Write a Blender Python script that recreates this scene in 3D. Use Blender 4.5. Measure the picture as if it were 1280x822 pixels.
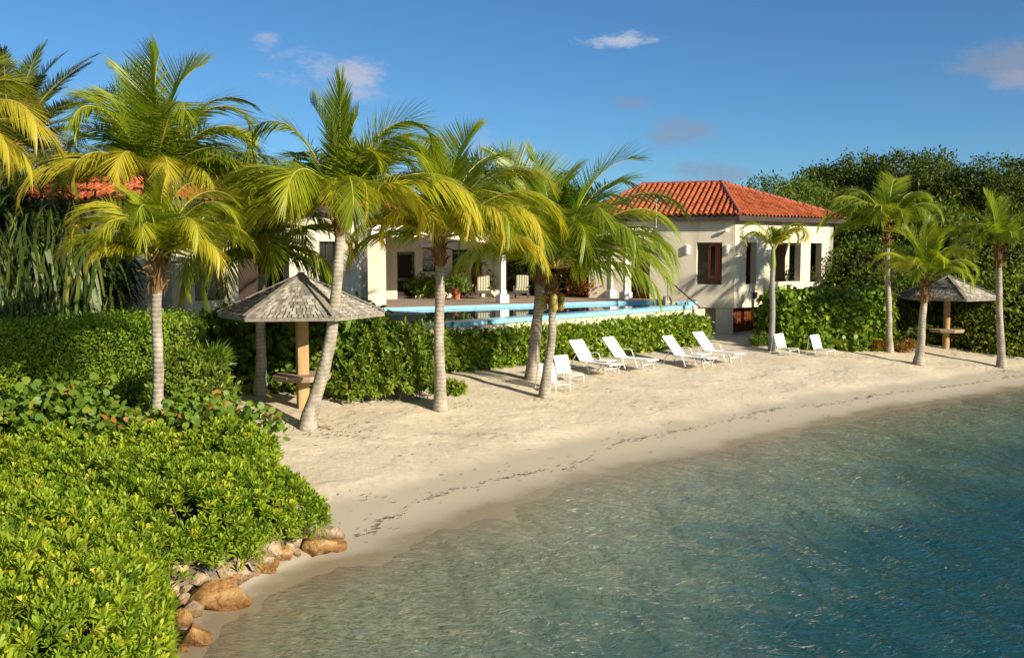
import bpy, bmesh, math, random
import numpy as np
from mathutils import Vector, Matrix

random.seed(7)
RNG = np.random.default_rng(11)
PI = math.pi
for o in list(bpy.data.objects):
    bpy.data.objects.remove(o)
scene = bpy.context.scene
COL = scene.collection

# ------------------------------------------------------------------ camera
CAM_Z = 5.2
PITCH = math.radians(4.507)
FPX = 1256.0
cam_d = bpy.data.cameras.new('camera')
cam = bpy.data.objects.new('camera', cam_d)
COL.objects.link(cam)
cam.location = (0, 0, CAM_Z)
cam.rotation_euler = (PI / 2 - PITCH, 0, 0)
cam_d.sensor_width = 36.0
cam_d.lens = 36.0 * FPX / 1280.0
cam_d.clip_start = 0.1
cam_d.clip_end = 12000
scene.camera = cam

# ------------------------------------------------------------------ light
SUN_EL = math.radians(23)
SUN_AZ = math.radians(130)          # clockwise from +Y
to_sun = Vector((math.sin(SUN_AZ) * math.cos(SUN_EL), math.cos(SUN_AZ) * math.cos(SUN_EL), math.sin(SUN_EL)))
world = bpy.data.worlds.new('World')
scene.world = world
world.use_nodes = True
wn, wl = world.node_tree.nodes, world.node_tree.links
wn.clear()
w_out = wn.new('ShaderNodeOutputWorld')
w_bg = wn.new('ShaderNodeBackground')
w_bg.inputs['Strength'].default_value = 0.080
w_sky = wn.new('ShaderNodeTexSky')
w_sky.sky_type = 'NISHITA'
w_sky.sun_disc = False
w_sky.sun_elevation = SUN_EL
w_sky.sun_rotation = SUN_AZ
w_sky.altitude = 1500
w_sky.air_density = 1.0
w_sky.dust_density = 0.35
w_sky.ozone_density = 5.0
w_tc = wn.new('ShaderNodeTexCoord')
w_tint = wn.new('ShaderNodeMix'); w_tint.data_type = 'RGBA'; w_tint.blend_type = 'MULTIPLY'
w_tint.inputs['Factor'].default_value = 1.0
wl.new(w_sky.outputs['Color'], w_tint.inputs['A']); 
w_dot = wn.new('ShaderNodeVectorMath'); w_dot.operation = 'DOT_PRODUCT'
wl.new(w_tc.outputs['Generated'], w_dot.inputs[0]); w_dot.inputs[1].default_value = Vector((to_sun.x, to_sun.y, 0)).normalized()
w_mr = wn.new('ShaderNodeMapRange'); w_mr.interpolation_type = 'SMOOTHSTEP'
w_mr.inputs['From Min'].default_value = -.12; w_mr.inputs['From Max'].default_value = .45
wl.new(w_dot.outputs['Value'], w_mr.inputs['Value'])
w_two = wn.new('ShaderNodeMix'); w_two.data_type = 'RGBA'       # deep blue away from the sun, paler, warm tint added towards it as fill
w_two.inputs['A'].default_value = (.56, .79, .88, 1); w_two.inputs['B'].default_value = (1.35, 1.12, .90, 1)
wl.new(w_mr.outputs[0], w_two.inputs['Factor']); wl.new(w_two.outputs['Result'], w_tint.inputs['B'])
w_cur = w_tint.outputs['Result']


def cloud(cur, direction, sx, sz, col, amount, scale, seed):
    """a small cloud in the sky: a soft patch round one compass direction, broken up by noise"""
    d = Vector(direction).normalized()
    right = d.cross(Vector((0, 0, 1))).normalized()
    up = right.cross(d)
    def dot(v, s):
        n = wn.new('ShaderNodeVectorMath'); n.operation = 'DOT_PRODUCT'
        wl.new(w_tc.outputs['Generated'], n.inputs[0]); n.inputs[1].default_value = v / s
        m = wn.new('ShaderNodeMath'); m.operation = 'MULTIPLY'
        wl.new(n.outputs['Value'], m.inputs[0]); wl.new(n.outputs['Value'], m.inputs[1])
        return m.outputs[0]
    add = wn.new('ShaderNodeMath'); add.operation = 'ADD'
    wl.new(dot(right, sx), add.inputs[0]); wl.new(dot(up, sz), add.inputs[1])
    noi = wn.new('ShaderNodeTexNoise'); noi.noise_dimensions = '4D'
    noi.inputs['Scale'].default_value = scale; noi.inputs['Detail'].default_value = 7
    noi.inputs['Roughness'].default_value = .7; noi.inputs['W'].default_value = seed
    mp = wn.new('ShaderNodeMapping'); mp.inputs['Scale'].default_value = (1, 1, 2.2)
    wl.new(w_tc.outputs['Generated'], mp.inputs['Vector']); wl.new(mp.outputs[0], noi.inputs['Vector'])
    m1 = wn.new('ShaderNodeMath'); m1.operation = 'MULTIPLY_ADD'   # noise*2.6 - r2
    wl.new(noi.outputs['Fac'], m1.inputs[0]); m1.inputs[1].default_value = 5.2; m1.inputs[2].default_value = -1.75
    m2 = wn.new('ShaderNodeMath'); m2.operation = 'SUBTRACT'
    wl.new(m1.outputs[0], m2.inputs[0]); wl.new(add.outputs[0], m2.inputs[1])
    mr = wn.new('ShaderNodeMapRange'); mr.interpolation_type = 'SMOOTHSTEP'
    mr.inputs['From Min'].default_value = 0.0; mr.inputs['From Max'].default_value = 1.3
    mr.inputs['To Max'].default_value = amount
    wl.new(m2.outputs[0], mr.inputs['Value'])
    mix = wn.new('ShaderNodeMix'); mix.data_type = 'RGBA'
    wl.new(mr.outputs[0], mix.inputs['Factor']); wl.new(cur, mix.inputs['A'])
    mix.inputs['B'].default_value = (*col, 1)
    return mix.outputs['Result']


def sky_dir(px, py):
    x = (px - 640) / FPX; yy = (411 - py) / FPX
    return Vector((x, math.cos(PITCH) + yy * math.sin(PITCH), -math.sin(PITCH) + yy * math.cos(PITCH)))


CLOUD_W = (6.2, 6.0, 6.2)
CLOUD_G = (2.0, 2.5, 3.4)
for (px, py, sx, sz, c, a, sc, sd) in [
        (768, 50, .05, .0085, CLOUD_W, .5, 24, 1.0), (410, 96, .075, .026, (4.8, 4.5, 5.0), .6, 14, 2.0),
        (330, 60, .02, .014, (4.6, 4.5, 5.0), .45, 18, 3.3), (455, 92, .028, .016, (5.0, 4.6, 5.0), .55, 17, 9.0),
        (795, 130, .03, .011, CLOUD_G, .6, 15, 4.0), (850, 165, .045, .018, CLOUD_G, .7, 14, 5.0),
        (885, 216, .055, .013, CLOUD_G, .65, 14, 6.0), (1245, 84, .06, .03, CLOUD_G, .8, 12, 7.0),
        (1262, 100, .03, .013, (2.8, 3.0, 4.0), .7, 16, 7.5), (600, 180, .03, .02, (4.2, 4.1, 4.8), .4, 14, 12.0)]:
    w_cur = cloud(w_cur, sky_dir(px, py), sx, sz, c, a, sc, sd)
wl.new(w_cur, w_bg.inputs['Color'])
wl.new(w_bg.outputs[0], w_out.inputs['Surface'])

sun_d = bpy.data.lights.new('sun', 'SUN')
sun_d.energy = 5.0
sun_d.angle = math.radians(0.53)
sun_d.color = (1.0, 0.89, 0.70)
sun = bpy.data.objects.new('sun', sun_d)
COL.objects.link(sun)
sun.location = to_sun * 80
sun.rotation_euler = to_sun.to_track_quat('Z', 'Y').to_euler()

scene.view_settings.view_transform = 'Standard'
scene.view_settings.look = 'None'
scene.view_settings.exposure = 0.68
scene.view_settings.gamma = 1.0
scene.view_settings.use_curve_mapping = False
scene.render.engine = 'CYCLES'
cy = scene.cycles
cy.max_bounces = 7
cy.diffuse_bounces = 4
cy.glossy_bounces = 3
cy.transmission_bounces = 4
cy.transparent_max_bounces = 12
cy.volume_bounces = 0
cy.caustics_reflective = False
cy.caustics_refractive = False
cy.sample_clamp_indirect = 6
cy.use_denoising = True
try:
    cy.denoiser = 'OPENIMAGEDENOISE'
    cy.denoising_input_passes = 'RGB_ALBEDO_NORMAL'
except Exception:
    pass

# ------------------------------------------------------------------ survey helpers (photo pixel -> metres)
RAYF = Vector((0, math.cos(PITCH), -math.sin(PITCH)))
RAYU = Vector((0, math.sin(PITCH), math.cos(PITCH)))


def ray(px, py):
    return RAYF + Vector((1, 0, 0)) * ((px - 640) / FPX) + RAYU * ((411 - py) / FPX)


def at(px, py, z):
    r = ray(px, py); t = (z - CAM_Z) / r.z
    return Vector((r.x * t, r.y * t, z))


def at_y(px, py, Y):
    r = ray(px, py); t = Y / r.y
    return Vector((r.x * t, Y, CAM_Z + r.z * t))


SHORE_PX = [(235, 822), (258, 800), (290, 768), (345, 738), (415, 716), (460, 702), (540, 670), (600, 650), (660, 626), (720, 606),
            (790, 586), (870, 570), (950, 551), (1030, 531), (1110, 514), (1200, 500), (1280, 486)]
SHORE = [(-14, -60), (-9, -10), (-6.2, 4)] + [tuple(at(x, y, 0).xy) for x, y in SHORE_PX] + [(27, 43), (42, 55), (80, 72), (400, 100), (3000, 160)]
SA = np.array(SHORE)


def shore_dist(x, y):
    """metres inland (+) or out to sea (-) of the waterline"""
    x = np.asarray(x, float); y = np.asarray(y, float)
    best = np.full(x.shape, 1e18); sign = np.ones(x.shape)
    for i in range(len(SA) - 1):
        a, b = SA[i], SA[i + 1]
        ab = b - a
        t = np.clip(((x - a[0]) * ab[0] + (y - a[1]) * ab[1]) / (ab @ ab), 0, 1)
        dx = x - (a[0] + t * ab[0]); dy = y - (a[1] + t * ab[1])
        d2 = dx * dx + dy * dy
        s = np.sign(ab[0] * dy - ab[1] * dx)
        upd = d2 < best - 1e-12
        best = np.where(upd, d2, best); sign = np.where(upd, s, sign)
    return np.sqrt(best) * np.where(sign == 0, 1, sign)


_nr = np.random.default_rng(5)
_ND = _nr.normal(size=(40, 3)); _NP = _nr.uniform(0, 6.28, 40)


def snoise(x, y, z=0.0, scale=1.0, k=0):
    """smooth pseudo noise about -1..1"""
    s = 0
    for i in range(7):
        d = _ND[(i + k * 7) % 40]
        f = scale * (1 + .45 * i)
        s = s + np.sin((np.asarray(x) * d[0] + np.asarray(y) * d[1] + np.asarray(z) * d[2]) * f + _NP[(i + k * 7) % 40]) / (1 + .35 * i)
    return s / 3.0


# outline of the shrub covered bank at the left
edge_px = [(222, 835, .52), (212, 790, .52), (216, 755, .52), (205, 722, .52), (246, 704, .55), (300, 694, .55), (332, 680, .55), (366, 668, .55), (400, 656, .55), (412, 645, .6),
           (402, 622, .8), (388, 590, 1.1), (352, 562, 1.3)]
EDGE = [at(x, y, z).xy for x, y, z in edge_px] + [Vector((-4.4, 19.4)), Vector((-6.0, 19.8)), Vector((-8.2, 19.2)), Vector((-12.5, 19.6)), Vector((-12.5, 6.0)), Vector((-5.4, 6.0)), Vector((-4.5, 8.6))]
EA = np.array([tuple(p) for p in EDGE])
def in_poly(x, y, E):
    r = np.zeros(x.shape, bool); k = len(E) - 1
    for i in range(len(E)):
        with np.errstate(divide='ignore', invalid='ignore'):
            c = ((E[i][1] > y) != (E[k][1] > y)) & (x < (E[k][0] - E[i][0]) * (y - E[i][1]) / (E[k][1] - E[i][1]) + E[i][0])
        r ^= c; k = i
    return r
def edge_d(x, y, E):
    best = np.full(x.shape, 1e9)
    for i in range(len(E)):
        a, b_ = E[i - 1], E[i]; ab = b_ - a
        t_ = np.clip(((x - a[0]) * ab[0] + (y - a[1]) * ab[1]) / (ab @ ab), 0, 1)
        best = np.minimum(best, np.hypot(x - a[0] - t_ * ab[0], y - a[1] - t_ * ab[1]))
    return best


def ground_z(x, y):
    x = np.asarray(x, float); y = np.asarray(y, float)
    d = shore_dist(x, y)
    d = d + np.where(np.abs(d) < 12, .12 * snoise(x, y, 0, .8, 1), 0)
    z = np.interp(d, [-400, -60, -30, -14, -7, -3, -1, 0, 1, 2.4, 3.2, 6, 9, 13, 20, 40, 100, 400],
                  [-9, -4.2, -2.4, -1.45, -.85, -.36, -.09, 0, .075, .28, .42, .80, 1.13, 1.38, 1.55, 1.8, 2.4, 4])
    k = np.clip(np.where(in_poly(x, y, EA), edge_d(x, y, EA), 0) / .55, 0, 1)
    z = np.maximum(z, np.where(k > 0, -.1 + .72 * k * k * (3 - 2 * k), z))     # the bank behind the boulders
    w = np.clip((d - 2.2) / 3, 0, 1)
    return z + w * (.035 * snoise(x, y, 0, 1.1, 2) + .018 * snoise(x, y, 0, 3.1, 3))


def gz(x, y):
    return float(ground_z(np.array([x]), np.array([y]))[0])


def at_ground(px, py):
    r = ray(px, py)
    lo, hi = 4.0, 200.0
    ts = np.linspace(4, 160, 4000)
    X, Y, Z = r.x * ts, r.y * ts, CAM_Z + r.z * ts
    below = np.where(Z < ground_z(X, Y))[0]
    t = ts[below[0]] if len(below) else 60
    x, y = r.x * t, r.y * t
    return Vector((x, y, gz(x, y)))


# ------------------------------------------------------------------ object helpers
def tag(o, label=None, cat=None, group=None, kind=None):
    if label: o['label'] = label
    if cat: o['category'] = cat
    if group: o['group'] = group
    if kind: o['kind'] = kind
    return o


def thing(name, label, cat, loc=(0, 0, 0), rz=0, group=None):
    o = bpy.data.objects.new(name, None)
    COL.objects.link(o)
    o.empty_display_size = .3
    o.location = loc; o.rotation_euler = (0, 0, rz)
    return tag(o, label, cat, group)


class MB:
    def __init__(s):
        s.v = []; s.f = []; s.m = []

    def add(s, verts, faces, mi=0):
        b = len(s.v)
        s.v += [tuple(v) for v in verts]
        s.f += [tuple(b + i for i in f) for f in faces]
        s.m += [mi] * len(faces)

    def box(s, c, size, mi=0, rot=None):
        hx, hy, hz = size[0] / 2, size[1] / 2, size[2] / 2
        vs = [Vector((sx * hx, sy * hy, sz * hz)) for sz in (-1, 1) for sy in (-1, 1) for sx in (-1, 1)]
        if rot is not None:
            vs = [rot @ v for v in vs]
        c = Vector(c)
        s.add([v + c for v in vs], [(0, 2, 3, 1), (4, 5, 7, 6), (0, 1, 5, 4), (2, 6, 7, 3), (0, 4, 6, 2), (1, 3, 7, 5)], mi)

    def prism(s, poly, z0, z1, mi=0):
        n = len(poly)
        a = sum(poly[i][0] * poly[(i + 1) % n][1] - poly[(i + 1) % n][0] * poly[i][1] for i in range(n))
        if a < 0: poly = poly[::-1]
        vs = [(p[0], p[1], z0) for p in poly] + [(p[0], p[1], z1) for p in poly]
        s.add(vs, [tuple(range(n - 1, -1, -1)), tuple(range(n, 2 * n))] + [(i, (i + 1) % n, n + (i + 1) % n, n + i) for i in range(n)], mi)

    def bar(s, p0, p1, w, h, mi=0, up=Vector((0, 0, 1))):
        p0, p1 = Vector(p0), Vector(p1)
        d = (p1 - p0); L = d.length; d.normalize()
        if abs(d.dot(up)) > .98: up = Vector((1, 0, 0))
        x = d.cross(up).normalized(); y = x.cross(d)
        rot = Matrix((x, d, y)).transposed()
        s.box((p0 + p1) / 2, (w, L, h), mi, rot)

    def tube(s, pts, r, n=8, mi=0, cap=True):
        pts = [Vector(p) for p in pts]
        rs = r if hasattr(r, '__len__') else [r] * len(pts)
        up = Vector((0, 0, 1)); prev = None; rings = []
        for i, p in enumerate(pts):
            t = (pts[min(i + 1, len(pts) - 1)] - pts[max(i - 1, 0)]).normalized()
            if prev is None:
                ref = up if abs(t.dot(up)) < .95 else Vector((1, 0, 0))
                x = t.cross(ref).normalized()
            else:
                x = (prev - t * prev.dot(t)).normalized()
            prev = x
            y = t.cross(x)
            rings.append([p + (x * math.cos(a) + y * math.sin(a)) * rs[i] for a in [2 * PI * k / n for k in range(n)]])
        vs = [v for ring in rings for v in ring]
        fs = [(i * n + k, i * n + (k + 1) % n, (i + 1) * n + (k + 1) % n, (i + 1) * n + k) for i in range(len(pts) - 1) for k in range(n)]
        if cap:
            fs += [tuple(range(n - 1, -1, -1)), tuple((len(pts) - 1) * n + k for k in range(n))]
        s.add(vs, fs, mi)

    def lathe(s, prof, n=16, c=(0, 0, 0), mi=0):
        vs = [(c[0] + r * math.cos(2 * PI * k / n), c[1] + r * math.sin(2 * PI * k / n), c[2] + z) for r, z in prof for k in range(n)]
        fs = [(i * n + k, i * n + (k + 1) % n, (i + 1) * n + (k + 1) % n, (i + 1) * n + k) for i in range(len(prof) - 1) for k in range(n)]
        s.add(vs, fs, mi)

    def build(s, name, mats, parent=None, world=False, smooth=False, bevel=0):
        me = bpy.data.meshes.new(name)
        vs = s.v
        if world and parent is not None:
            l = parent.location
            vs = [(v[0] - l[0], v[1] - l[1], v[2] - l[2]) for v in vs]
        me.from_pydata(vs, [], s.f)
        for m in (mats if isinstance(mats, (list, tuple)) else [mats]):
            me.materials.append(m)
        me.polygons.foreach_set('material_index', s.m)
        if smooth:
            me.polygons.foreach_set('use_smooth', [True] * len(s.f))
        me.update()
        o = bpy.data.objects.new(name, me)
        COL.objects.link(o)
        if parent is not None: o.parent = parent
        if bevel:
            b = o.modifiers.new('bevel', 'BEVEL'); b.width = bevel; b.segments = 2; b.limit_method = 'ANGLE'
        if smooth:
            try:
                me.set_sharp_from_angle(angle=math.radians(50))
            except Exception:
                pass
        return o


def np_mesh(name, V, Q, mats, parent=None, mi=None, attrs=None, world=False, smooth=False):
    """mesh object from numpy arrays of vertices and quads"""
    V = np.asarray(V, np.float32).reshape(-1, 3).copy(); Q = np.asarray(Q, np.int32).reshape(-1, 4)
    if world and parent is not None:
        V -= np.array(parent.location, np.float32)
    me = bpy.data.meshes.new(name)
    me.vertices.add(len(V)); me.vertices.foreach_set('co', V.ravel())
    me.loops.add(Q.size); me.loops.foreach_set('vertex_index', Q.ravel())
    me.polygons.add(len(Q))
    me.polygons.foreach_set('loop_start', np.arange(0, Q.size, 4, dtype=np.int32))
    me.polygons.foreach_set('loop_total', np.full(len(Q), 4, np.int32))
    for m in (mats if isinstance(mats, (list, tuple)) else [mats]):
        me.materials.append(m)
    if mi is not None:
        me.polygons.foreach_set('material_index', np.asarray(mi, np.int32))
    if smooth:
        me.polygons.foreach_set('use_smooth', np.ones(len(Q), bool))
    me.update(calc_edges=True)
    for k, a in (attrs or {}).items():
        at_ = me.attributes.new(k, 'FLOAT', 'POINT')
        at_.data.foreach_set('value', np.asarray(a, np.float32))
    o = bpy.data.objects.new(name, me)
    COL.objects.link(o)
    if parent is not None: o.parent = parent
    return o


def copy_thing(root, loc, rz, label=None, group=None):
    r = root.copy(); COL.objects.link(r); r.location = loc; r.rotation_euler = (0, 0, rz)
    if label: r['label'] = label
    if group: r['group'] = group
    for ch in list(root.children):
        c = ch.copy(); COL.objects.link(c); c.parent = r
        for g in ch.children:
            d = g.copy(); COL.objects.link(d); d.parent = c
    return r


# ------------------------------------------------------------------ materials
def new_mat(name):
    m = bpy.data.materials.new(name); m.use_nodes = True
    nt = m.node_tree
    return m, nt.nodes, nt.links, nt.nodes['Principled BSDF']


def noise_node(n, l, scale, detail=4, vec='Object', rough=.55, stretch=None):
    tc = n.new('ShaderNodeTexCoord'); t = n.new('ShaderNodeTexNoise')
    t.inputs['Scale'].default_value = scale; t.inputs['Detail'].default_value = detail; t.inputs['Roughness'].default_value = rough
    src = tc.outputs[vec]
    if stretch:
        mp = n.new('ShaderNodeMapping'); mp.inputs['Scale'].default_value = stretch
        l.new(src, mp.inputs['Vector']); src = mp.outputs[0]
    l.new(src, t.inputs['Vector'])
    return t


def ramp(n, l, fac, stops):
    r = n.new('ShaderNodeValToRGB')
    els = r.color_ramp.elements
    while len(els) > 1: els.remove(els[-1])
    els[0].position = stops[0][0]; els[0].color = (*stops[0][1], 1)
    for p, c in stops[1:]:
        e = els.new(p); e.color = (*c, 1)
    l.new(fac, r.inputs['Fac'])
    return r


def mat(name, c1, c2=None, scale=4, rough=.7, spec=.3, bump=0, bscale=40, stretch=None, metal=0, rr=None):
    m, n, l, b = new_mat(name)
    b.inputs['Roughness'].default_value = rough
    b.inputs['Specular IOR Level'].default_value = spec
    b.inputs['Metallic'].default_value = metal
    c2 = c2 or tuple(x * .82 for x in c1)
    t = noise_node(n, l, scale, 6, stretch=stretch)
    r = ramp(n, l, t.outputs['Fac'], rr or [(.32, c2), (.68, c1)])
    l.new(r.outputs[0], b.inputs['Base Color'])
    if bump:
        t2 = noise_node(n, l, bscale, 5, stretch=stretch)
        bp = n.new('ShaderNodeBump'); bp.inputs['Strength'].default_value = bump; bp.inputs['Distance'].default_value = .02
        l.new(t2.outputs['Fac'], bp.inputs['Height']); l.new(bp.outputs[0], b.inputs['Normal'])
    return m


def leaf_mat(name, stops, rough=.5, transl=.3, spec=.45, tcol=1.7):
    """foliage: one colour per leaf from the 'rnd' attribute, light coming through the blade"""
    m, n, l, b = new_mat(name)
    a = n.new('ShaderNodeAttribute'); a.attribute_name = 'rnd'
    r = ramp(n, l, a.outputs['Fac'], stops)
    l.new(r.outputs[0], b.inputs['Base Color'])
    b.inputs['Roughness'].default_value = rough; b.inputs['Specular IOR Level'].default_value = spec
    tr = n.new('ShaderNodeBsdfTranslucent')
    mul = n.new('ShaderNodeMix'); mul.data_type = 'RGBA'; mul.blend_type = 'MULTIPLY'; mul.inputs['Factor'].default_value = 1
    l.new(r.outputs[0], mul.inputs['A']); mul.inputs['B'].default_value = (tcol, tcol * 1.05, tcol * .5, 1)
    l.new(mul.outputs['Result'], tr.inputs['Color'])
    mx = n.new('ShaderNodeMixShader'); mx.inputs[0].default_value = transl
    l.new(b.outputs[0], mx.inputs[1]); l.new(tr.outputs[0], mx.inputs[2])
    l.new(mx.outputs[0], n['Material Output'].inputs['Surface'])
    return m


M = {}
M['stucco'] = mat('cream stucco', (.72, .65, .52), (.65, .58, .45), 1.1, .9, .1, .25, 60)
_n, _l = M['stucco'].node_tree.nodes, M['stucco'].node_tree.links
_b = _n['Principled BSDF']; _src = _b.inputs['Base Color'].links[0].from_socket
_t = noise_node(_n, _l, 2.4, 5, stretch=(1, 1, .12)); _r = ramp(_n, _l, _t.outputs['Fac'], [(.36, (.80, .78, .74)), (.52, (1, 1, 1))])
_m = _n.new('ShaderNodeMix'); _m.data_type = 'RGBA'; _m.blend_type = 'MULTIPLY'; _m.inputs['Factor'].default_value = .8
_l.new(_src, _m.inputs['A']); _l.new(_r.outputs[0], _m.inputs['B']); _l.new(_m.outputs['Result'], _b.inputs['Base Color'])
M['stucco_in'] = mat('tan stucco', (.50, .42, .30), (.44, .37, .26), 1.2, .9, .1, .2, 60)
M['white'] = mat('white paint', (.80, .78, .72), (.74, .72, .66), 2, .55, .3)
M['white_metal'] = mat('white enamel', (.82, .81, .78), (.78, .77, .73), 3, .35, .5)
M['white_sling'] = mat('white sling mesh', (.84, .83, .80), (.78, .77, .74), 30, .7, .2, .2, 300)
M['wood_red'] = mat('red brown wood', (.36, .10, .03), (.20, .055, .02), 6, .45, .4, .2, 30, (1, 1, .12))
M['wood_dark'] = mat('dark wood', (.045, .025, .016), (.025, .014, .01), 5, .5, .4, .2, 30, (1, 1, .12))
M['fascia'] = mat('dark fascia', (.06, .042, .034), (.042, .03, .025), 3, .6)
M['glass_dark'] = mat('dark window glass', (.012, .013, .014), (.01, .011, .012), 2, .06, .6)
M['terracotta'] = mat('terracotta', (.45, .14, .06), (.34, .1, .045), 6, .8, .2, .2, 50)
M['deck'] = mat('terrace stone', (.36, .28, .21), (.28, .21, .16), 2.5, .85, .15, .2, 40)
M['coping'] = mat('cream coping', (.62, .55, .41), (.54, .47, .34), 3, .85, .15, .15, 60)
M['stone_grey'] = mat('grey render', (.42, .37, .31), (.32, .28, .24), 3, .9, .1, .2, 50)
M['shade_fill'] = mat('painted interior shade', (.02, .017, .014), (.014, .012, .01), 3, .9, .1)  # near-black fill painted where rooms and underfloor space lie in shade
M['metal_grey'] = mat('grey metal', (.35, .35, .36), (.28, .28, .29), 8, .4, .5, metal=.6)
M['post'] = mat('weathered timber post', (.46, .32, .15), (.30, .20, .09), 5, .85, .15, .4, 30, (1, 1, .1))
M['plank'] = mat('weathered table planks', (.40, .30, .21), (.26, .19, .13), 6, .85, .15, .4, 30, (.2, 1, 1))
M['twig'] = mat('twigs', (.20, .15, .09), (.10, .075, .045), 9, .9, .1, .5, 40)
M['core'] = mat('inner twigs in painted shade', (.030, .030, .012), (.014, .014, .007), 9, .95, .05, 1.0, 22)  # near-black, so that gaps between leaves look shaded
M['bark'] = mat('grey bark', (.22, .18, .13), (.12, .10, .075), 6, .9, .1, .6, 25, (1, 1, .35))
M['husk'] = mat('brown palm fibre', (.24, .14, .06), (.11, .065, .03), 9, .95, .05, .8, 30, (1, 1, .2))
M['coconut'] = mat('green coconut', (.30, .30, .05), (.34, .24, .05), 6, .5, .4)
M['weed'] = mat('dried seaweed', (.09, .065, .04), (.05, .035, .022), 9, .9, .1)
M['fabric_g'] = None
M['flower'] = mat('orange red petals', (.7, .12, .04), (.6, .05, .05), 9, .6, .2)

# palm trunk: ringed grey
m, n, l, b = new_mat('ringed palm trunk'); M['trunk'] = m
t = noise_node(n, l, 5, 6, stretch=(1, 1, .5))
r = ramp(n, l, t.outputs['Fac'], [(.3, (.20, .17, .13)), (.5, (.34, .30, .24)), (.72, (.47, .42, .35))])
wv = n.new('ShaderNodeTexWave'); wv.bands_direction = 'Z'; wv.inputs['Scale'].default_value = 2.9
wv.inputs['Distortion'].default_value = 3.2; wv.inputs['Detail'].default_value = 4; wv.inputs['Detail Scale'].default_value = 1.6
tc = n.new('ShaderNodeTexCoord'); l.new(tc.outputs['Object'], wv.inputs['Vector'])
mr = n.new('ShaderNodeMapRange'); mr.inputs['From Min'].default_value = 0; mr.inputs['From Max'].default_value = .25
mr.inputs['To Min'].default_value = .78; mr.inputs['To Max'].default_value = 1
l.new(wv.outputs['Fac'], mr.inputs['Value'])
mu = n.new('ShaderNodeMix'); mu.data_type = 'RGBA'; mu.blend_type = 'MULTIPLY'; mu.inputs['Factor'].default_value = 1
l.new(r.outputs[0], mu.inputs['A']); l.new(mr.outputs[0], mu.inputs['B']); l.new(mu.outputs['Result'], b.inputs['Base Color'])
bp = n.new('ShaderNodeBump'); bp.inputs['Strength'].default_value = .45; bp.inputs['Distance'].default_value = .03
l.new(wv.outputs['Fac'], bp.inputs['Height']); l.new(bp.outputs[0], b.inputs['Normal'])
b.inputs['Roughness'].default_value = .9; b.inputs['Specular IOR Level'].default_value = .1

# clay roof tiles: one shade per tile
m, n, l, b = new_mat('orange clay tiles'); M['tile'] = m
a = n.new('ShaderNodeAttribute'); a.attribute_name = 'rnd'
r = ramp(n, l, a.outputs['Fac'], [(0, (.30, .075, .03)), (.35, (.45, .112, .040)), (.75, (.53, .145, .055)), (1, (.42, .13, .065))])
t = noise_node(n, l, 3, 5)
mx = n.new('ShaderNodeMix'); mx.data_type = 'RGBA'; mx.blend_type = 'MULTIPLY'; mx.inputs['Factor'].default_value = .45
l.new(r.outputs[0], mx.inputs['A']); l.new(t.outputs['Color'], mx.inputs['B'])
tr_ = ramp(n, l, t.outputs['Fac'], [(.32, (.52, .46, .42)), (.5, (1, 1, 1)), (.7, (1.0, 1.06, 1.08))]); l.new(tr_.outputs[0], mx.inputs['B']); mx.inputs['Factor'].default_value = .8
l.new(mx.outputs['Result'], b.inputs['Base Color']); b.inputs['Roughness'].default_value = .75; b.inputs['Specular IOR Level'].default_value = .25
M['tile_cap'] = mat('pale red ridge tiles', (.36, .115, .075), (.26, .08, .055), 5, .8, .2, .2, 30)

# wood shingles for the huts
m, n, l, b = new_mat('grey wood shingles'); M['shingle'] = m
a = n.new('ShaderNodeAttribute'); a.attribute_name = 'rnd'
r = ramp(n, l, a.outputs['Fac'], [(0, (.16, .145, .125)), (.4, (.25, .23, .20)), (.8, (.35, .325, .28)), (1, (.45, .41, .35))])
l.new(r.outputs[0], b.inputs['Base Color']); b.inputs['Roughness'].default_value = .9; b.inputs['Specular IOR Level'].default_value = .1
t2 = noise_node(n, l, 40, 4)
bp = n.new('ShaderNodeBump'); bp.inputs['Strength'].default_value = .5; bp.inputs['Distance'].default_value = .01
l.new(t2.outputs['Fac'], bp.inputs['Height']); l.new(bp.outputs[0], b.inputs['Normal'])

M['shingle_cap'] = mat('weathered hip boards', (.31, .28, .23), (.18, .16, .13), 8, .9, .1, .4, 40)
# blue pool mosaic
m, n, l, b = new_mat('pale blue pool mosaic'); M['mosaic'] = m
tc = n.new('ShaderNodeTexCoord'); br = n.new('ShaderNodeTexBrick'); l.new(tc.outputs['Object'], br.inputs['Vector'])
br.inputs['Scale'].default_value = 9; br.offset = 0
br.inputs['Color1'].default_value = (.17, .46, .64, 1); br.inputs['Color2'].default_value = (.24, .54, .70, 1)
br.inputs['Mortar'].default_value = (.36, .58, .68, 1); br.inputs['Mortar Size'].default_value = .012
l.new(br.outputs['Color'], b.inputs['Base Color']); b.inputs['Roughness'].default_value = .25

# pool water
m, n, l, b = new_mat('pool water'); M['pool_water'] = m
b.inputs['Base Color'].default_value = (.012, .055, .085, 1); b.inputs['Roughness'].default_value = .03; b.inputs['IOR'].default_value = 1.33
t = noise_node(n, l, 1.4, 2)
bp = n.new('ShaderNodeBump'); bp.inputs['Strength'].default_value = .02; bp.inputs['Distance'].default_value = .03
l.new(t.outputs['Fac'], bp.inputs['Height']); l.new(bp.outputs[0], b.inputs['Normal'])

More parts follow.
